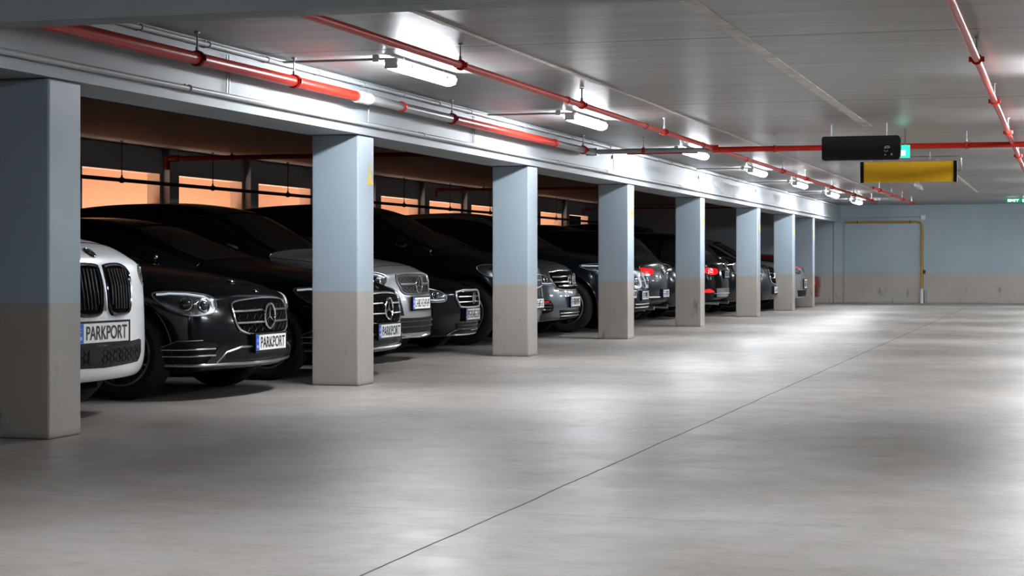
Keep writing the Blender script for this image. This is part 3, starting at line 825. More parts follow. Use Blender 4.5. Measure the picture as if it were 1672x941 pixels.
def basis_from(n, up=Vector((0, 0, 1))):
    u = up.cross(n).normalized(); v = n.cross(u).normalized(); return u, v
def star_emblem(parent, c, n, R, mark='star'):
    u, v = basis_from(n); bm = bmesh.new(); torus(bm, c + n * .02, u, v, R, R * .10, 32, 8)
    root = obj('emblem', bm, M_CHROME, parent, True)
    bm = bmesh.new()
    if mark == 'star':
        for k in range(3):
            a = math.pi / 2 + k * 2 * math.pi / 3; d = u * math.cos(a) + v * math.sin(a); e = u * -math.sin(a) + v * math.cos(a)
            o_ = c + n * .02; tip = bm.verts.new(o_ + d * R * .98); l = bm.verts.new(o_ + e * R * .10); r = bm.verts.new(o_ - e * R * .10)
            h = bm.verts.new(o_ + n * R * .07); bm.faces.new((tip, l, h)); bm.faces.new((h, r, tip))
            m2 = bm.verts.new(o_ - n * .002); bm.faces.new((l, tip, m2)); bm.faces.new((tip, r, m2))
    elif mark == 'oval':
        tube(bm, [c + n * .02 + v * R * .9, c + n * .02 - v * R * .6 + u * .2 * R, c + n * .02 - v * R * .9], R * .12, 6)
        torus(bm, c + n * .02 + u * R * .3, u * .5, v, R * .6, R * .1, 24, 6)
    elif mark == 'bars':
        for k in (-.5, 0, .5): tube(bm, [c + n * .02 + u * R * k + v * R * .7, c + n * .02 + u * R * (k - .1) - v * R * .7], R * .1, 6)
    elif mark == 'rings':
        for k in (-.8, .8): torus(bm, c + n * .02 + u * R * k, u, v, R * .55, R * .09, 20, 6)
    obj('emblem_mark', bm, M_CHROME, root, True, 20)
    return root
def plate(parent, c, n, text, w=.53, h=.115):
    n = Vector((n.x, n.y, 0)).normalized(); u, v = basis_from(n); M = Matrix((u, v, n)).transposed().to_4x4()
    def P(bm, dz): bmesh.ops.transform(bm, matrix=Matrix.Translation(c + n * dz) @ M, verts=bm.verts[:]); return bm
    base = obj('number_plate', P(boxbm(-w / 2, w / 2, -h / 2, h / 2, -.006, .004, bev=.002), .010), M_PLATE, parent)
    bm = bmesh.new(); e = .012
    for a in ((-w / 2 - e, w / 2 + e, h / 2, h / 2 + e), (-w / 2 - e, w / 2 + e, -h / 2 - e * 1.6, -h / 2), (-w / 2 - e, -w / 2, -h / 2, h / 2), (w / 2, w / 2 + e, -h / 2, h / 2)): box(bm, a[0], a[1], a[2], a[3], -.012, .007)
    obj('plate_frame', P(bm, .010), M_BLACK, base)
    sw = w * .105
    obj('plate_blue_band', P(boxbm(-w / 2 + .002, -w / 2 + sw, -h / 2 + .002, h / 2 - .002, .0, .0052), .010), M_PLBLUE, base)
    bm = bmesh.new(); torus(bm, (-w / 2 + sw * .5, h * .14, .006), (1, 0, 0), (0, 1, 0), h * .09, .0022, 12, 4); box(bm, -w / 2 + sw * .3, -w / 2 + sw * .7, -h * .33, -h * .16, .005, .0065)
    obj('plate_band_mark', P(bm, .010), M_WHITE, base)
    if text:
        me = text_mesh(text, w * .80, h * .72); me.transform(Matrix.Translation(c + n * (.010 + .0062) + u * sw * .52) @ M); me.materials.append(M_INK)
        link(bpy.data.objects.new('plate_lettering', me), base)
    else:
        rnd = random.Random(int(c.length * 1000) % 997); bm = bmesh.new(); x = -w / 2 + sw + .02
        while x < w / 2 - .04:
            cw = .034
            for q in range(rnd.choice((2, 3))):
                xa = x + rnd.uniform(0, cw - .008)
                if rnd.random() < .35: box(bm, xa, xa + .008, -h * rnd.uniform(.05, .34), h * .34, .004, .006)
                yy = rnd.choice((-.33, -.06, .24)) * h; box(bm, x, x + cw - .004, yy, yy + .010, .004, .006)
            box(bm, x, x + .008, -h * .33, h * rnd.choice((.33, .0)), .004, .006); x += cw + .010
        obj('plate_lettering', P(bm, .010), M_INK, base)

def boundary_trim(me, parent, name, mat, r, off=.003):
    bm = bmesh.new(); bm.from_mesh(me); bd = [e for e in bm.edges if len(e.link_faces) == 1]
    adj = {}
    for e in bd:
        a, b = e.verts; adj.setdefault(a, []).append(b); adj.setdefault(b, []).append(a)
    seen = set(); out = bmesh.new()
    for v0 in adj:
        if v0 in seen: continue
        loop = [v0]; seen.add(v0); cur = v0
        while True:
            nx = [w for w in adj[cur] if w not in seen]
            if not nx: break
            cur = nx[0]; seen.add(cur); loop.append(cur)
        if len(loop) > 8:
            P = [v.co + v.normal * off for v in loop]
            Q = [P[0]]
            for p in P[1:]:
                if (p - Q[-1]).length > .012: Q.append(p)
            if len(Q) > 6: tube(out, Q, r, 5, True)
    bm.free()
    if len(out.verts): return obj(name, out, mat, parent, True)
    out.free()

def build_car(sp, a, xn, label, paint, face='out', group='cars parked in the bays'):
    """nose (or tail when face == 'in') stands at world X = xn, centre line at Y = a"""
    Lc, W = sp['L'], sp['W']
    bm = car_loft(sp)
    for v in bm.verts: v.co.x = Lc / 2 - v.co.x
    bmesh.ops.recalc_face_normals(bm, faces=bm.faces[:])
    me = bpy.data.meshes.new('cage'); bm.to_mesh(me); bm.free()
    for k in range(len(SLOTS)): me.materials.append(paint)
    o = bpy.data.objects.new('cage', me); COL.objects.link(o)
    sd = o.modifiers.new('s', 'SUBSURF'); sd.levels = 2; sd.render_levels = 2
    R = sp['R']; wx = (Lc / 2 - sp['foh'], Lc / 2 - sp['foh'] - sp['wb'])
    bm = bmesh.new()
    for x in wx:
        for s in (-1, 1): cyl(bm, (x, s * (W / 2 - .05), R + .012), (0, 1, 0), R + sp.get('gap', .055), .56, 48)
    for f in bm.faces: f.material_index = 10
    bmesh.ops.recalc_face_normals(bm, faces=bm.faces[:])
    cm = bpy.data.meshes.new('cut'); bm.to_mesh(cm); bm.free()
    for k in range(len(SLOTS)): cm.materials.append(paint)
    co = bpy.data.objects.new('cut', cm); COL.objects.link(co)
    skin = evaluated(o)                                   # before the wheel wells
    bo = o.modifiers.new('b', 'BOOLEAN'); bo.operation = 'DIFFERENCE'; bo.solver = 'EXACT'; bo.object = co
    full = evaluated(o); bpy.data.objects.remove(o); bpy.data.objects.remove(co)
    root = empty('car', (xn - Lc / 2 if face == 'out' else xn - Lc / 2, a, 0), 0 if face == 'out' else math.pi)
    tag(root, label, 'car', group)
    # split into named parts
    mats = {6: M_GLASS, 7: M_GLASS, 8: M_GLASS, 9: M_GLASS, 10: M_WELL}
    parts = {}
    bmf = bmesh.new(); bmf.from_mesh(full)
    bmf.normal_update()
    jobs = []
    for slot, nm in enumerate(SLOTS):
        fs_ = [f for f in bmf.faces if f.material_index == slot]
        if slot == 10:
            for sx in (0, 1):
                for sy in (0, 1): jobs.append((slot, nm, [f for f in fs_ if ((f.calc_center_median().x > 0) == bool(sx)) and ((f.calc_center_median().y > 0) == bool(sy))]))
        else: jobs.append((slot, nm, fs_))
    for slot, nm, faces in jobs:
        if not faces: continue
        b2 = bmesh.new(); mp = {}; nrm = []
        for f in faces:
            vs = []
            for v in f.verts:
                if v not in mp: mp[v] = b2.verts.new(v.co); nrm.append(v.normal.copy())
                vs.append(mp[v])
            try: b2.faces.new(vs)
            except ValueError: pass
        m2 = bpy.data.meshes.new(nm); b2.to_mesh(m2); b2.free()
        m2.materials.append(mats.get(slot, sp.get('roof_mat', paint) if slot == 11 else (sp.get('pillar_mat', paint) if slot == 13 else paint)))
        m2.polygons.foreach_set('use_smooth', [True] * len(m2.polygons))
        if slot != 10:
            m2.normals_split_custom_set_from_vertices([tuple(n) for n in nrm])
        parts[slot] = link(bpy.data.objects.new(nm, m2), root)
    bmf.free()
    dp = Drape(skin, sp)
    # seams and window trims
    for slot, side in ((2, -1), (3, -1), (4, 1), (5, 1)):
        if slot in parts:
            boundary_trim(parts[slot].data, parts[slot], 'door_seam', M_SEAL, .004, .001)
            X0 = sum(v.co.x for v in parts[slot].data.vertices) / len(parts[slot].data.vertices); xm = Lc / 2 - X0 + .30; zb = tab(sp['belt'], xm) - .14
            if side == -1 or sp.get('hero'):
                fr = dp.frame('side', side); obj('door_handle', dp.line(fr, [(xm - .09, zb), (xm + .09, zb + .008)], .011, .022), sp.get('handle_mat', paint), parts[slot], True)
    if 1 in parts: boundary_trim(parts[1].data, parts[1], 'hood_seam', M_SEAL, .0035, .0)
    for slot in (7, 8):
        if slot in parts and (slot == 7 or sp.get('hero')): boundary_trim(parts[slot].data, parts[slot], 'window_trim', sp.get('win_trim', M_SEAL), sp.get('trim_r', .006), .004)
    if 6 in parts: boundary_trim(parts[6].data, parts[6], 'windscreen_seal', M_SEAL, .008, .002)
    # pillars between side windows
    for side in (-1, 1):
        fr = dp.frame('side', side)
        for xx in (sp['xs'][2], sp['xs'][3]):
            zb = tab(sp['belt'], xx); zt = tab(sp['top'], xx)
            bmx = dp.patch(fr, [(xx - .035, zb + .01), (xx + .035, zb + .01), (xx + .05, zt - .10), (xx - .02, zt - .10)], .004, .01)
            obj('door_pillar', bmx, M_GLOSSBLK, root, True)
    # wheels
    ty, rim, cap, disc = wheel_mesh(R, sp.get('wheel', 'ten'))
    for x in wx:
        for s in (-1, 1):
            t = link(bpy.data.objects.new('wheel', ty), root); t.location = (x, s * (W / 2 - .135), R)
            if s > 0: t.rotation_euler = (0, 0, math.pi)
            for nm, m_ in (('rim', rim), ('center_cap', cap), ('brake_disc', disc)): link(bpy.data.objects.new(nm, m_), t)
    # arch lips
    lip = sp.get('lip', paint)
    for x in wx:
        for s in (-1, 1):
            bmx = bmesh.new(); fr = dp.frame('side', s); rr_ = R + sp.get('gap', .055) + .008; P = []
            for k in range(25):
                t = math.radians(-14 + 208 * k / 24); h, n = dp.hit(fr, Lc / 2 - x - rr_ * math.cos(t) * 1.0, R + .012 + rr_ * math.sin(t))
                if h is not None and h.z > .17: P.append(h + Vector((0, s * .002, 0)))
            if len(P) > 4: tube(bmx, P, sp.get('lip_r', .010), 6); obj('wheel_arch_lip', bmx, lip, root, True)
    for s in (-1, 1): mirror_part(root, sp, s, sp.get('mirror_mat', paint))
    # underbody tray
    obj('underbody', boxbm(-Lc / 2 + .5, Lc / 2 - .45, -W / 2 + .30, W / 2 - .30, .16, .24), M_WELL, root)
    if sp.get('antenna'):
        h, n = dp.point(dp.frame('top'), sp['xs'][4] - .1, 0); bm = bmesh.new()
        vs = [bm.verts.new(h + Vector(p)) for p in ((.06, .0, -.005), (-.06, -.02, -.005), (-.06, .02, -.005), (-.055, 0, .055))]
        for t in ((0, 1, 3), (0, 3, 2), (1, 2, 3), (0, 2, 1)): bm.faces.new([vs[i] for i in t])
        obj('roof_antenna', bm, M_BLACK, root)
    # wiper and cowl strip
    return root, dp

def grille(root, dp, outline, bars=(), emblem=None, frame_mat=M_CHROME, fr_r=.010, sm=4, fill=M_BLACK, vbars=0, barmat=M_SATIN, kind='front', br=.007, mesh_tex=True, name='grille'):
    fr = dp.frame('front')
    g = obj(name, dp.patch(fr, outline, .003, .02, .03, sm), fill, root, True)
    if frame_mat: obj('grille_frame', dp.line(fr, outline, fr_r, .006, True, .03, sm, 8), frame_mat, g, True)
    for pts in bars: obj('grille_bar', dp.line(fr, pts, br, .010), barmat, g, True)
    if vbars:
        x0 = min(p[0] for p in outline); x1 = max(p[0] for p in outline); y0 = min(p[1] for p in outline); y1 = max(p[1] for p in outline)
        for k in range(1, vbars + 1):
            x = x0 + (x1 - x0) * k / (vbars + 1); obj('grille_slat', dp.line(fr, [(x, y0 + .03), (x, y1 - .03)], .006, .012), barmat, g, True)
    if emblem:
        y, z, R, mk = emblem; h, n = dp.point(fr, y, z); star_emblem(g, h, Vector((n.x, n.y * .5, 0)).normalized(), R, mk)
    return g
def honey(root, dp, u0, u1, z0, z1, step=.04, fr=None, mat=M_DSTEEL, r=.0022):
    """fine mesh inside an opening"""
    fr = fr or dp.frame('front'); bm = bmesh.new(); u = u0
    k = 0
    while u < u1:
        pts = []; z = z0; s = 1 if k % 2 else -1; k += 1
        while z < z1: pts.append((u + (step * .28 if s > 0 else -step * .28), z)); z += step * .5; s = -s
        if len(pts) > 1: dp.line(fr, pts, r, .006, bm=bm, n=4)
        u += step
    return obj('grille_mesh', bm, mat, root)
def dome(bm, c, u, v, n, R):
    rings = []
    for j in range(5):
        t = j / 5 * math.pi / 2; rings.append([bm.verts.new(c + (u * math.cos(2 * math.pi * k / 20) + v * math.sin(2 * math.pi * k / 20)) * R * math.cos(t) + n * R * .6 * math.sin(t)) for k in range(20)])
    tip = bm.verts.new(c + n * R * .6)
    for p, q in zip(rings, rings[1:]):
        for k in range(20): bm.faces.new((p[k], p[(k + 1) % 20], q[(k + 1) % 20], q[k]))
    for k in range(20): bm.faces.new((rings[-1][k], rings[-1][(k + 1) % 20], tip))
    bm.faces.new(rings[0])
def headlamp(root, dp, outline, ang, rings=((.0, .0, .0),), drl=None, side=-1, fill=M_LAMPIN, rim=M_SATIN):
    fr = dp.frame('corner', side, ang)
    g = obj('headlight', dp.patch(fr, outline, .004, .02, .03, 4), M_LAMPBODY, root, True)
    obj('headlight_rim', dp.line(fr, outline, .006, .004, True, .03, 4), rim, g, True)
    for (u, z, R) in rings:
        h, n = dp.point(fr, u, z); a, b = basis_from(n)
        bm = bmesh.new(); torus(bm, h + n * .010, a, b, R, R * .13, 24, 6); obj('lamp_ring', bm, M_CHROME, g, True)
        bm = bmesh.new(); dome(bm, h + n * .002, a, b, n, R * .78); obj('projector_lens', bm, M_LENSDARK, g, True)
    if drl: obj('daytime_light_strip', dp.line(fr, drl, .009, .008), M_LAMPLENS, g, True)
    return g
def both(fn):
    for s in (-1, 1): fn(s)

def paint_mat(name, col, rough, metal=0, coat=1., var=0):
    m, nt, b = newmat(name)
    tc = nt.nodes.new('ShaderNodeTexCoord').outputs['Object']; n = noise(nt, tc, .8, 1)
    L(nt, mixc(nt, n, tuple(x * .94 for x in col), tuple(min(1, x * 1.06) for x in col)), b.inputs['Base Color'])
    b.inputs['Roughness'].default_value = rough; b.inputs['Metallic'].default_value = metal; b.inputs['Coat Weight'].default_value = coat
    b.inputs['Coat Roughness'].default_value = .05; b.inputs['Specular IOR Level'].default_value = .3
    return m
M_LENSDARK = simple('projector_glass', (.03, .035, .04), .18, .3, .4)
M_LAMPBODY = simple('headlamp_reflector', (.15, .16, .17), .2, .8, .3, var=.5)
M_BLACKCHROME = simple('black_chrome', (.05, .05, .053), .3, 1.)
M_BRONZE = simple('dark_window_trim', (.10, .075, .055), .35, 1.)
PAINT_BLACK = paint_mat('black_car_paint', (.004, .0045, .006), .16, 0, .30, var=.05)
PAINT_NAVY = paint_mat('blue_black_car_paint', (.006, .010, .015), .18, 0, .30)
PAINT_WHITE = paint_mat('white_car_paint', (.90, .91, .92), .28, 0, .7, var=.02)
PAINT_SILVER = paint_mat('silver_grey_car_paint', (.36, .365, .375), .28, .6, .7, var=.04)
PAINT_GREY = paint_mat('mid_grey_car_paint', (.17, .18, .195), .28, .6, .7)
PAINT_DGREY = paint_mat('dark_grey_car_paint', (.035, .038, .042), .24, .5, .30)
PAINT_ANTH = paint_mat('anthracite_car_paint', (.016, .018, .021), .2, .3, .30)
PAINT_RED = paint_mat('dark_red_car_paint', (.10, .006, .008), .2, .2, .7)

def sedan(**k):
    s = dict(L=4.9, W=1.86, H=1.45, R=.345, foh=.80, wb=2.92, xs=(1.42, 2.30, 2.85, 3.62, 3.95, 4.45),
             top=[(0, .755), (.05, .795), (.18, .84), (.42, .885), (.8, .945), (1.42, 1.03), (2.30, 1.385), (2.7, 1.44), (3.0, 1.445), (3.6, 1.40), (3.95, 1.34), (4.45, 1.08), (4.7, 1.05), (4.85, 1.02), (4.9, .98)],
             belt=[(0, .70), (.18, .75), (.42, .80), (.8, .875), (1.42, .945), (2.3, .96), (3.6, .98), (4.45, 1.0), (4.9, .92)],
             sill=[(0, .225), (.18, .20), (.8, .19), (4.2, .20), (4.7, .27), (4.9, .34)],
             wid=[(0, .93), (.18, .955), (.42, .97), (.8, .985), (1.42, 1.0), (3.6, 1.0), (4.2, .98), (4.9, .88)],
             bow=.31, lean=[(.2, .05), (.3, .0), (.5, .0), (.70, .02), (.8, .10)], rlean=[(.3, .05), (.5, 0), (1., .06)])
    s.update(k); return s
def suv(L=4.65, W=1.89, H=1.65, **k):
    q = H / 1.65
    s = dict(L=L, W=W, H=H, R=.365, foh=.84, wb=L * .61, xs=(1.25, 1.98, 2.62, 3.42, L - .55, L - .22), tumble=.20,
             top=[(0, .90), (.05, .935), (.18, .98), (.42, 1.02), (.8, 1.07), (1.25, 1.12), (1.98, 1.56), (2.4, 1.63), (2.7, 1.65), (3.4, 1.63), (L - .55, 1.56), (L - .22, 1.16), (L - .05, 1.08), (L, 1.03)],
             belt=[(0, .82), (.18, .88), (.42, .93), (.8, .99), (1.25, 1.03), (2.6, 1.05), (3.4, 1.07), (L - .3, 1.09), (L, 1.0)],
             sill=[(0, .25), (.18, .23), (.8, .24), (L - .7, .25), (L - .2, .30), (L, .36)],
             wid=[(0, .90), (.18, .945), (.42, .965), (.8, .985), (1.25, 1.0), (3.4, 1.0), (L - .5, .985), (L, .92)],
             bow=.30, lean=[(.2, .06), (.35, .0), (.6, .0), (.85, .05), (.95, .12)], rlean=[(.3, .04), (.6, 0), (.9, .05), (1.1, .14)], antenna=True, gap=.06)
    s['top'] = [(x, z * q) for x, z in s['top']]; s['belt'] = [(x, z * q) for x, z in s['belt']]; s['lean'] = [(z * q, d) for z, d in s['lean']]
    s.update(k); return s

# ---- white car at the left -------------------------------------------------
sp = suv(4.9, 1.94, 1.74, beltw=.80, bow=.26, hero=True, R=.37, wheel='ten', foh=.86,
         top=[(0, 1.045), (.05, 1.085), (.18, 1.14), (.42, 1.18), (.8, 1.22), (1.3, 1.26), (2.0, 1.64), (2.4, 1.72), (2.7, 1.74), (3.6, 1.70), (4.35, 1.62), (4.68, 1.22), (4.85, 1.14), (4.9, 1.08)],
         belt=[(0, .97), (.18, 1.02), (.42, 1.05), (.8, 1.08), (1.3, 1.10), (3.6, 1.12), (4.9, 1.04)], xs=(1.3, 2.0, 2.7, 3.5, 4.35, 4.68), lean=[(.2, .10), (.32, .0), (.6, .0), (.75, .0), (.97, .02), (1.06, .09)])
aB = 10.62; xB_ = x_for(176, aB)
car, dp = build_car(sp, aB, xB_, 'white car with tall black twin grilles, half hidden behind the nearest column', PAINT_WHITE)
fr = dp.frame('front')
for s in (-1, 1):
    ol = [(s * .035, .955), (s * .06, .985), (s * .25, .992), (s * .375, .955), (s * .39, .88), (s * .36, .73), (s * .29, .68), (s * .12, .675), (s * .055, .71), (s * .03, .85)]
    g = grille(car, dp, ol, (), None, M_GLOSSBLK, .014, 3, M_WELL, 0)
    for k in range(7):
        u = s * (.09 + .041 * k); obj('grille_slat', dp.line(fr, [(u, .71 + (.03 if k in (0, 7) else 0)), (u + s * .008, .85), (u, .965)], .0045, .012), M_BLACKCHROME, g, True)
obj('grille_divider', dp.line(fr, [(0, .70), (0, .99)], .013, .006), M_SATIN, car, True)
obj('lower_grille', dp.patch(fr, [(-.60, .49), (-.56, .50), (0, .475), (.56, .50), (.60, .49), (.61, .41), (.54, .35), (0, .335), (-.54, .35), (-.61, .41)], .004, .02, .04), M_BLACK, car, True)
honey(car, dp, -.52, .56, .365, .47, .045)
obj('radar_cover', dp.patch(fr, [(-.20, .37), (-.06, .37), (-.06, .455), (-.20, .455)], .008, .01), M_BLACK, car)
h, n = dp.point(fr, -.04, .563); plate(car, h, Vector((1, -.05, 0)), 'PARKPORT', .60, .125)
both(lambda s: headlamp(car, dp, [(-.28, .93), (-.2, .97), (.05, .99), (.25, .985), (.27, .90), (.1, .83), (-.12, .83), (-.26, .88)], 35, ((.08, .905, .045), (-.08, .905, .045)), [(-.2, .955), (.2, .97)], s))
h, n = dp.point(dp.frame('top'), .12, -.02); bm = bmesh.new()
uu = Vector((n.z, 0, -n.x)).normalized(); torus(bm, h + n * .004, uu, n.cross(uu), .042, .005, 28, 6); e = obj('emblem', bm, M_GLOSSBLK, car, True)
bm = bmesh.new(); cyl(bm, h + n * .003, n, .04, .006, 28); obj('emblem_disc', bm, M_SATIN, e, True)
bm = bmesh.new(); w_ = n.cross(uu)
for a0 in (0, math.pi):
    vs = [bm.verts.new(h + n * .008)] + [bm.verts.new(h + n * .008 + (uu * math.cos(a0 + t * math.pi / 12) + w_ * math.sin(a0 + t * math.pi / 12)) * .03) for t in range(7)]
    bm.faces.new(vs)
obj('emblem_mark', bm, M_INK, e)

# ---- first black saloon -----------------------------------------------------
def black_saloon(a, px, label, text, hero, paint=PAINT_BLACK, **kw):
    sp = sedan(hero=hero, win_trim=M_BRONZE, trim_r=.0045, wheel='ten', antenna=True, **kw)
    car, dp = build_car(sp, a, x_for(px, a), label, paint)
    fr = dp.frame('front')
    ol = [(y_, z_ - .042) for y_, z_ in [(-.48, .70), (-.45, .755), (-.25, .775), (0, .782), (.25, .775), (.45, .755), (.48, .70), (.45, .58), (.36, .525), (.2, .508), (0, .503), (-.2, .508), (-.36, .525), (-.45, .58)]]
    g = grille(car, dp, ol, ([(-.475, .643), (-.09, .648)], [(.09, .648), (.475, .643)], [(-.45, .558), (-.09, .558)], [(.09, .558), (.45, .558)]), (0, .602, .095, 'star'), M_CHROME, .009, 3, M_WELL, 0, M_SATIN, br=.0085)
    honey(g, dp, -.42, .44, .49, .70, .05, mat=M_DSTEEL, r=.002)
    h, n = dp.point(fr, 0, .405); plate(car, h, Vector((1, -.0, 0)), text, .56, .118)
    lo = obj('lower_intake', dp.patch(fr, [(-.60, .345), (-.45, .375), (0, .37), (.45, .375), (.60, .345), (.56, .30), (.4, .285), (-.4, .285), (-.56, .30)], .004, .02, .04), M_BLACK, car, True)
    obj('bumper_chrome_strip', dp.line(fr, [(-.66, .275), (-.58, .345), (-.42, .38), (0, .376), (.42, .38), (.58, .345), (.66, .275)], .009, .008), M_SATIN, car, True)
    obj('bumper_lip', dp.line(fr, [(-.86, .262), (-.6, .262), (0, .258), (.6, .262), (.86, .262)], .012, .008), M_SATIN, car, True)
    def sides(s):
        c = dp.frame('corner', s, 52)
        it = obj('side_intake', dp.patch(c, [(-.24, .28), (-.20, .37), (-.08, .425), (.14, .425), (.24, .40), (.20, .33), (.10, .275)], .004, .02, .035, 3), M_BLACK, car, True)
        for z in (.375, .328): obj('intake_bar', dp.line(c, [(-.20 + (.375 - z) * -.4, z), (.20, z + .003)], .0065, .012), M_CHROME, it, True)
        obj('intake_edge', dp.line(c, [(-.24, .30), (-.20, .385), (-.08, .438), (.1, .44)], .004, .006), M_SATIN, it, True)
        headlamp(car, dp, [(-.24, .775), (-.19, .79), (-.03, .79), (.16, .765), (.215, .72), (.20, .65), (.10, .625), (.0, .625), (-.12, .66), (-.20, .72)], 52,
                 ((-.02, .705, .048), (.115, .693, .048)), [(-.21, .773), (-.12, .777), (.0, .772), (.12, .752), (.18, .72), (.185, .68)], s)
        obj('bumper_fin', dp.patch(c, [(.12, .275), (.27, .275), (.30, .395), (.24, .395)], .014, .01), PAINT_ANTH, car, True)
    both(sides)
    tp = dp.frame('top')
    for u, R in ((.13, .018), (.34, .028)):
        h, n = dp.point(tp, u, 0); bm = bmesh.new(); uu = Vector((n.z, 0, -n.x)).normalized(); torus(bm, h + n * .006, uu, n.cross(uu), R, R * .2, 20, 6); cyl(bm, h + n * .004, n, R * .8, .006, 18); obj('hood_badge', bm, M_CHROME, car, True)
    return car, dp
car, dp = black_saloon(13.1, 443, 'black saloon with a legible white plate and three-pointed star grille right of the white car', 'PARKPORT', True)
tp = dp.frame('top')
for (u, v, w1, w2) in ((2.10, -.15, .06, .05), (1.72, .05, .05, .10), (1.66, .12, .04, .06)):
    b_ = bmesh.new(); P = [dp.point(tp, u + du, v + dv) for du, dv in ((0, 0), (0, w2), (w1, w2), (w1, 0))]
    b_.faces.new([b_.verts.new(h + n * .004) for h, n in P]); obj('windscreen_sticker', b_, M_STICK, car)
car, dp = black_saloon(15.55, 637, 'second black saloon, its nose showing just right of the second column', 'PARKPORT', False)

# ---- silver SUV -------------------------------------------------------------
sp = suv(4.66, 1.89, 1.66, bow=.30, win_trim=M_SATIN, hero=True, roof_mat=PAINT_BLACK, pillar_mat=PAINT_BLACK, mirror_strip=True)
car, dp = build_car(sp, 17.95, x_for(690, 17.95), 'silver grey car with a star badge behind the second black saloon', PAINT_SILVER)
fr = dp.frame('front')
g = grille(car, dp, [(-.44, .885), (0, .90), (.44, .885), (.42, .76), (.36, .70), (0, .685), (-.36, .70), (-.42, .76)], ([(-.42, .79), (-.1, .79)], [(.1, .79), (.42, .79)]), (0, .79, .088, 'star'), M_SATIN, .008, 2, M_DSTEEL, br=.014)
honey(g, dp, -.40, .42, .71, .88, .045, r=.0028)
h, n = dp.point(fr, 0, .60); plate(car, h, Vector((1, 0, 0)), '', .53, .115)
lg = obj('lower_grille', dp.patch(fr, [(-.74, .46), (0, .45), (.74, .46), (.70, .33), (.5, .30), (-.5, .30), (-.70, .33)], .004, .02, .04), M_BLACK, car, True)
for z in (.415, .36): obj('grille_bar', dp.line(fr, [(-.66, z), (.66, z)], .007, .01), M_DGREY if False else M_DSTEEL, lg, True)
obj('bumper_chrome_strip', dp.line(fr, [(-.86, .30), (-.6, .27), (0, .262), (.6, .27), (.86, .30)], .014, .006), M_CHROME, car, True)
obj('bumper_valance', dp.patch(fr, [(-.55, .67), (-.46, .67), (-.40, .48), (-.48, .48)], .003, .01), PAINT_ANTH, car, True)
both(lambda s: headlamp(car, dp, [(-.34, .91), (-.2, .935), (.05, .92), (.22, .885), (.235, .82), (.16, .775), (-.02, .77), (-.2, .82)], 50, ((-.04, .845, .045), (.10, .84, .045)), [(-.29, .905), (-.1, .915), (.1, .89), (.2, .86)], s))
both(lambda s: obj('side_intake', dp.patch(dp.frame('corner', s, 50), [(-.1, .72), (.2, .72), (.26, .50), (.05, .50)], .002, .01, .04), PAINT_ANTH, car, True))
# ---- small black hatchback ---------------------------------------------------
sp = sedan(L=4.3, W=1.79, H=1.42, xs=(1.28, 2.05, 2.6, 3.3, 3.85, 4.15), wb=2.6, R=.32, bow=.34,
           top=[(0, .69), (.05, .73), (.18, .79), (.42, .85), (.8, .92), (1.28, .98), (2.05, 1.35), (2.5, 1.41), (2.8, 1.42), (3.3, 1.40), (3.85, 1.33), (4.15, 1.02), (4.25, .98), (4.3, .94)],
           belt=[(0, .64), (.18, .71), (.42, .77), (.8, .85), (1.28, .90), (4.0, .97), (4.3, .9)], sill=[(0, .19), (.18, .17), (3.6, .19), (4.3, .3)], wheel='small')
car, dp = build_car(sp, 20.3, x_for(773, 20.3), 'small black hatchback with a chrome edged grille right of the silver car', PAINT_BLACK)
fr = dp.frame('front')
g = grille(car, dp, [(-.40, .68), (0, .695), (.40, .68), (.36, .54), (.30, .505), (0, .50), (-.30, .505), (-.36, .54)], ([(-.37, .625), (.37, .625)], [(-.36, .565), (.36, .565)]), (.04, .605, .06, 'bars'), M_SATIN, .016, 2, M_WELL)
h, n = dp.point(fr, 0, .425); plate(car, h, Vector((1, 0, 0)), '', .52, .125)
lg = obj('lower_grille', dp.patch(fr, [(-.42, .33), (.42, .33), (.38, .22), (-.38, .22)], .004, .02, .04), M_BLACK, car, True)
for z in (.30, .26): obj('grille_bar', dp.line(fr, [(-.38, z), (.38, z)], .006, .01), M_DSTEEL, lg, True)
obj('bumper_chrome_strip', dp.line(fr, [(-.52, .165 + .03), (-.45, .24), (-.38, .25)], .009, .008), M_SATIN, car, True)
obj('bumper_chrome_strip', dp.line(fr, [(-.52, .20), (0, .195), (.52, .20), (.45, .245), (0, .24)], .007, .008), M_SATIN, car, True)
def sides(s):
    headlamp(car, dp, [(-.30, .73), (-.1, .735), (.12, .70), (.24, .65), (.24, .585), (.1, .57), (-.1, .585), (-.24, .63)], 48, ((-.06, .655, .042), (.09, .645, .04)), [(-.24, .655), (-.1, .61), (.1, .592), (.22, .60)], s)
    c = dp.frame('corner', s, 45); it = obj('fog_light', dp.patch(c, [(-.05, .40), (.08, .40), (.12, .34), (.08, .29), (-.05, .29), (-.10, .345)], .004, .02, .03, 3), M_BLACK, car, True)
    h, n = dp.point(c, -.02, .345); a_, b_ = basis_from(n); bm = bmesh.new(); torus(bm, h + n * .008, a_, b_, .04, .006, 20, 6); obj('lamp_ring', bm, M_SATIN, it, True)
both(sides)
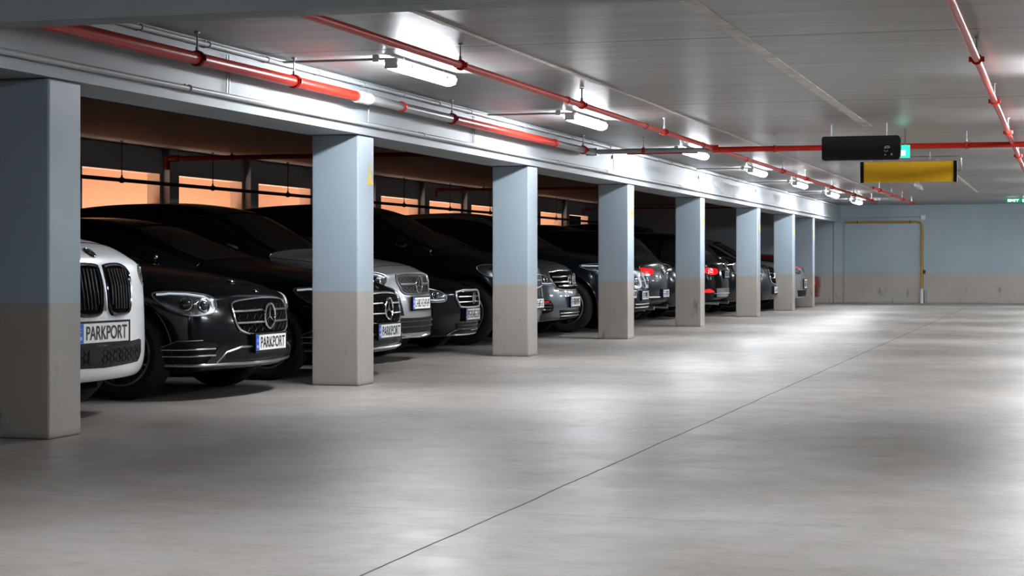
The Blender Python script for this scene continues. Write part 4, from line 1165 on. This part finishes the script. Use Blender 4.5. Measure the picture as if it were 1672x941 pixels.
# ---- big dark vehicle --------------------------------------------------------
sp = suv(5.05, 1.94, 1.80, bow=.36, R=.40, foh=.72, win_trim=M_SATIN, trim_r=.005, mirror_strip=False, wheel='five', gap=.07, xs=(1.05, 1.95, 2.65, 3.5, 4.5, 4.85))
car, dp = build_car(sp, 22.62, x_for(880, 22.62), 'large blue-black vehicle with a high roof behind the small black hatchback', PAINT_NAVY)
fr = dp.frame('front')
grille(car, dp, [(-.42, .92), (0, .94), (.42, .92), (.38, .72), (-.38, .72)], ([(-.4, .86), (.4, .86)], [(-.4, .79), (.4, .79)]), None, M_SATIN, .008, 2)
h, n = dp.point(fr, 0, .5); plate(car, h, Vector((1, 0, 0)), '')
both(lambda s: headlamp(car, dp, [(-.2, .97), (.0, .99), (.22, .95), (.22, .85), (0, .83), (-.16, .88)], 45, ((.05, .91, .045),), None, s))
# ---- grey SUV with bright chrome grille -----------------------------------------
sp = suv(4.45, 1.82, 1.52, bow=.32, foh=.82, R=.34)
sp['top'] = [(0, .90), (.05, .95), (.18, 1.0), (.42, 1.05), (.8, 1.09), (1.25, 1.12), (1.98, 1.45), (2.4, 1.50), (2.7, 1.52), (3.4, 1.50), (3.9, 1.43), (4.23, 1.08), (4.4, 1.0), (4.45, .95)]
sp['belt'] = [(0, .79), (.18, .84), (.42, .88), (.8, .94), (1.25, .97), (4.45, .95)]; sp['xs'] = (1.25, 1.98, 2.6, 3.3, 3.9, 4.23)
car, dp = build_car(sp, 24.85, x_for(940, 24.85), 'grey car with a wide shiny slatted grille right of the third column', PAINT_GREY)
fr = dp.frame('front')
g = grille(car, dp, [(-.60, .88), (0, .905), (.60, .88), (.56, .70), (.46, .65), (0, .64), (-.46, .65), (-.56, .70)], ([(-.57, .82), (.57, .82)], [(-.56, .75), (.56, .75)], [(-.50, .695), (.50, .695)]), (.12, .775, .09, 'bars'), M_CHROME, .012, 2, M_WELL, br=.012, barmat=M_CHROME)
star_extra = dp.point(fr, -.10, .775); star_emblem(g, star_extra[0], Vector((1, 0, 0)), .07, 'oval')
h, n = dp.point(fr, 0, .48); plate(car, h, Vector((1, 0, 0)), '', .52, .13)
lg = obj('lower_grille', dp.patch(fr, [(-.52, .37), (.52, .37), (.46, .25), (-.46, .25)], .004, .02, .04), M_BLACK, car, True)
for z in (.33, .29): obj('grille_bar', dp.line(fr, [(-.5, z), (.5, z)], .006, .01), M_SATIN, lg, True)
obj('bumper_lip', dp.line(fr, [(-.8, .235), (0, .225), (.8, .235)], .014, .006), M_SATIN, car, True)
def sides(s):
    headlamp(car, dp, [(-.36, .84), (-.2, .865), (.05, .845), (.20, .80), (.22, .72), (.0, .72), (-.2, .76)], 50, ((-.05, .79, .045), (.09, .78, .035)), [(-.3, .80), (-.15, .75), (.1, .73), (.2, .735)], s)
    c = dp.frame('corner', s, 48); it = obj('side_intake', dp.patch(c, [(-.2, .50), (.16, .50), (.20, .36), (-.1, .32), (-.22, .38)], .004, .02, .035, 2), M_BLACK, car, True)
    for z in (.46, .42, .38): obj('intake_bar', dp.line(c, [(-.18, z), (.16, z)], .006, .01), M_SATIN, it, True)
    obj('intake_lamp', dp.line(c, [(-.18, .485), (.12, .485)], .009, .008), M_TAIL, it, True)
both(sides)
# ---- dark SUV with wide grey pillar ----------------------------------------------
sp = suv(4.9, 1.90, 1.79, bow=.34, R=.385, wheel='five', foh=.80, roof_mat=PAINT_BLACK, pillar_mat=PAINT_SILVER, gap=.07, mirror_mat=PAINT_BLACK)
car, dp = build_car(sp, 26.93, x_for(1034, 26.93), 'tall dark four-by-four with a big spoked front wheel, mostly behind the fourth column', PAINT_NAVY)
for k in (0,):
    pass
fr = dp.frame('front')
grille(car, dp, [(-.46, .95), (0, .96), (.46, .95), (.44, .75), (0, .73), (-.44, .75)], ([(-.44, .89), (.44, .89)], [(-.44, .82), (.44, .82)]), None, M_SATIN, .010, 2)
h, n = dp.point(fr, 0, .55); plate(car, h, Vector((1, 0, 0)), '')
both(lambda s: headlamp(car, dp, [(-.26, .98), (0, 1.0), (.2, .97), (.2, .88), (0, .88), (-.2, .93)], 50, ((.05, .93, .04),), [(-.24, .97), (.15, .96)], s))
# ---- car with the ringed headlamp -------------------------------------------------
sp = suv(4.4, 1.82, 1.50, bow=.22, foh=.8, R=.34); sp['top'] = [(x, z * .96) for x, z in sp['top']]
sp['xs'] = (1.25, 1.98, 2.6, 3.3, 3.85, 4.18)
sp['top'] = [(0, .90), (.05, .93), (.18, .96), (.42, .99), (.8, 1.03), (1.25, 1.07), (1.98, 1.42), (2.4, 1.49), (2.8, 1.50), (3.85, 1.42), (4.18, 1.08), (4.4, .98)]
sp['belt'] = [(0, .82), (.18, .86), (.42, .89), (.8, .94), (1.25, .97), (4.4, .95)]
car, dp = build_car(sp, 29.0, x_for(1054, 29.0), 'dark grey car with a white-ringed headlamp, its nose just right of the fourth column', PAINT_DGREY)
fr = dp.frame('front')
grille(car, dp, [(-.12, .78), (.12, .78), (.12, .62), (-.12, .62)], ([(-.12, .72), (.12, .72)],), None, M_SATIN, .010, 2)
h, n = dp.point(fr, -.0, .5); plate(car, h, Vector((1, 0, 0)), '', .50, .13)
lg = obj('lower_grille', dp.patch(fr, [(-.6, .40), (.6, .40), (.55, .26), (-.55, .26)], .004, .02, .04), M_BLACK, car, True)
for z in (.36, .31): obj('grille_bar', dp.line(fr, [(-.5, z), (.5, z)], .007, .01), M_SATIN, lg, True)
def sides(s):
    c = dp.frame('front'); ol = [(s * .36 + a_, b_) for a_, b_ in [(-.17, .83), (0, .85), (.17, .83), (.20, .73), (.16, .64), (0, .62), (-.16, .64), (-.20, .73)]]
    g = obj('headlight', dp.patch(c, ol, .004, .02, .03, 3), M_LAMPIN, car, True); obj('headlight_ring', dp.line(c, ol, .018, .008, True, .03, 3), M_LAMPLENS, g, True)
    h, n = dp.point(c, s * .36, .73); a_, b_ = basis_from(n); bm = bmesh.new(); dome(bm, h + n * .004, a_, b_, n, .08); obj('projector_lens', bm, M_LAMPIN, g, True)
    c = dp.frame('corner', s, 40); obj('indicator', dp.line(c, [(-.1, .49), (.1, .49)], .012, .006), M_AMBER, car, True)
    obj('bumper_lip', dp.line(c, [(-.3, .25), (.2, .245)], .016, .006), M_SATIN, car, True)
both(sides)

# ---- cars showing their tails ---------------------------------------------------
def tail_lamp(root, dp, ol, ang, s, mat=M_TAIL, name='tail_light'):
    fr = dp.frame('rcorner', s, ang); g = obj(name, dp.patch(fr, ol, .012, .02, .03, 3), mat, root, True)
    obj('lamp_edge', dp.line(fr, ol, .004, .010, True, .03, 3), M_GLOSSBLK, g, True)
    return g
def tail_car(spec, a, px, label, paint, lz, pz, style):
    car, dp = build_car(spec, a, x_for(px, a), label, paint, 'in')
    fr = dp.frame('rear')
    def sides(s):
        tail_lamp(car, dp, [(-.12, lz + .03), (-.05, lz + .065), (.1, lz + .06), (.26, lz + .04), (.24, lz - .05), (.05, lz - .07), (-.08, lz - .04)], 48, s)
        tail_lamp(car, dp, [(-.12, .50), (-.02, .535), (.12, .48), (.1, .46), (-.1, .46)], 48, s, M_TAIL, 'reflector')
        c = dp.frame('rcorner', s, 40)
        g = tail_lamp(car, dp, [(-.02, lz + .04), (.1, lz + .05), (.1, lz - .03), (-.02, lz - .03)], 48, s, M_LAMPLENS if style == 'split' else M_TAIL, 'reversing_light')
    both(sides)
    h, n = dp.point(fr, .0, pz); plate(car, h, Vector((-1, 0, 0)), '', .52, .12)
    h, n = dp.point(fr, .0, lz + (.12 if style == 'split' else 0)); star_emblem(car, h, Vector((-1, 0, 0)), .055, 'oval')
    vz = .12 if style == 'split' else 0
    obj('rear_valance', dp.patch(fr, [(-.62, .42 + vz), (.62, .42 + vz), (.58, .32 + vz * .5), (-.58, .32 + vz * .5)], .004, .02, .05), M_BLACK if style != 'split' else PAINT_SILVER, car, True)
    obj('rear_strip', dp.line(fr, [(-.7, .44), (0, .44), (.7, .44)], .010, .008), M_SATIN, car, True)
    for s in (-1, 1):
        bm = bmesh.new(); X = -spec['L'] / 2
        tube(bm, [(X + .35, s * .55, .27), (X + .10, s * .55, .26)], .036, 16); obj('exhaust_pipe', bm, M_SATIN, car, True)
    return car, dp
sp = suv(4.5, 1.84, 1.60, bow=.3, rbow=.30, R=.36)
tail_car(sp, 31.0, 1089, 'dark grey hatchback parked tail out left of the fifth column', PAINT_DGREY, .87, .50, 'plain')
sp = suv(4.9, 1.84, 1.74, R=.38)
car, dp = build_car(sp, 33.1, x_for(1124, 33.1), 'black car hidden behind the fifth column, only its roof and side window showing', PAINT_BLACK)
headl = [(-.26, .98), (0, 1.0), (.2, .97), (.2, .88), (0, .88), (-.2, .93)]
both(lambda s: headlamp(car, dp, headl, 50, ((.05, .93, .04),), None, s))
sp = suv(4.6, 1.86, 1.62, rbow=.28, R=.36)
tail_car(sp, 35.15, 1190, 'black car parked tail out with two red tail lights per side', PAINT_BLACK, .86, .80, 'split')
sp = suv(4.8, 1.84, 1.85, R=.38, bow=.4)
car, dp = build_car(sp, 37.2, x_for(1215, 37.2), 'tall black vehicle with a high headlamp, left of the sixth column', PAINT_BLACK)
both(lambda s: headlamp(car, dp, [(-.3, 1.10), (0, 1.13), (.2, 1.10), (.2, 1.0), (0, .99), (-.26, 1.03)], 50, ((-.08, 1.06, .045), (.07, 1.055, .045)), [(-.26, 1.1), (.15, 1.11)], s))
grille(car, dp, [(-.4, 1.0), (.4, 1.0), (.36, .82), (-.36, .82)], (), None, M_SATIN)
sp = suv(4.5, 1.86, 1.62, bow=.26)
car, dp = build_car(sp, 39.25, x_for(1267, 39.25), 'dark grey car with an oval chrome grille left of the seventh column', PAINT_DGREY)
fr = dp.frame('front')
g = grille(car, dp, [(-.3, .90), (0, .93), (.3, .90), (.4, .72), (.3, .60), (0, .57), (-.3, .60), (-.4, .72)], ([(-.35, .8), (.35, .8)], [(-.38, .7), (.38, .7)]), (0, .76, .07, 'oval'), M_CHROME, .016, 3, M_WELL)
h, n = dp.point(fr, 0, .45); plate(car, h, Vector((1, 0, 0)), '', .5, .13)
both(lambda s: headlamp(car, dp, [(-.26, .90), (0, .93), (.2, .90), (.2, .80), (0, .79), (-.2, .84)], 50, ((.05, .86, .04),), [(-.2, .82), (.1, .80)], s))
both(lambda s: obj('side_marker', dp.patch(dp.frame('corner', s, 60), [(-.14, .86), (.02, .87), (.02, .80), (-.12, .80)], .008, .01, .03), M_TAIL, car, True))
sp = suv(4.5, 1.86, 1.60, bow=.26)
car, dp = build_car(sp, 41.3, x_for(1316, 41.3), 'light grey car with red and clear lamps between the seventh and eighth columns', PAINT_SILVER)
fr = dp.frame('front')
h, n = dp.point(fr, 0, .56); plate(car, h, Vector((1, 0, 0)), '', .5, .2)
for s in (-1, 1):
    hl = obj('headlight', dp.patch(fr, [(s * .30, .92), (s * .62, .95), (s * .66, .84), (s * .5, .77), (s * .28, .80)], .006, .02, .03, 3), M_LAMPBODY, car, True)
    h, n = dp.point(fr, s * .45, .85); a_, b_ = basis_from(n); bm = bmesh.new(); torus(bm, h + n * .012, a_, b_, .055, .009, 20, 6); obj('lamp_ring', bm, M_CHROME, hl, True)
    obj('side_marker', dp.patch(fr, [(s * .30, .93), (s * .5, .95), (s * .5, .90), (s * .3, .88)], .014, .01, .03), M_TAIL, hl, True)
both(lambda s: headlamp(car, dp, [(-.26, .92), (0, .95), (.22, .92), (.22, .78), (0, .76), (-.2, .80)], 50, ((.05, .86, .045), (-.1, .86, .045)), [(-.2, .93), (.15, .925)], s))
both(lambda s: obj('side_marker', dp.patch(dp.frame('corner', s, 50), [(.0, .93), (.16, .91), (.16, .85), (0, .86)], .014, .01, .03), M_TAIL, car, True))
obj('lower_grille', dp.patch(fr, [(-.62, .42), (.62, .42), (.55, .28), (-.55, .28)], .004, .02, .05), M_BLACK, car, True)
sp = sedan(L=4.0, W=1.72, H=1.36, rbow=.30, R=.31, wb=2.45, xs=(1.2, 1.9, 2.4, 3.0, 3.3, 3.75),
           top=[(0, .66), (.2, .74), (.8, .84), (1.2, .90), (1.9, 1.22), (2.4, 1.26), (3.0, 1.22), (3.3, 1.12), (3.75, .78), (3.9, .74), (4.0, .70)], belt=[(0, .6), (.8, .76), (1.2, .8), (3.0, .84), (3.75, .74), (4.0, .66)])
car, dp = build_car(sp, 44.9, x_for(1342, 44.9), 'low dark red car parked tail out beyond the farthest column', PAINT_RED, 'in')
both(lambda s: tail_lamp(car, dp, [(-.22, .58), (.2, .60), (.22, .50), (-.15, .49)], 50, s))

# ------------------------------------------------------------------ camera, world
cd = bpy.data.cameras.new('camera'); cam = bpy.data.objects.new('camera', cd); COL.objects.link(cam)
cd.sensor_fit = 'HORIZONTAL'; cd.sensor_width = 36; cd.lens = F / 1672 * 36
cam.location = (0, 0, CAMH); cam.rotation_euler = (math.pi / 2, 0, TH)
cd.shift_y = -(YH - 470.5) / 1672 * -1
cd.clip_end = 200
S.camera = cam
w = bpy.data.worlds.new('world'); S.world = w; w.use_nodes = True
w.node_tree.nodes['Background'].inputs[0].default_value = (.05, .06, .07, 1); w.node_tree.nodes['Background'].inputs[1].default_value = .05
S.view_settings.view_transform = 'Standard'; S.view_settings.look = 'Medium High Contrast'; S.view_settings.exposure = 0.0
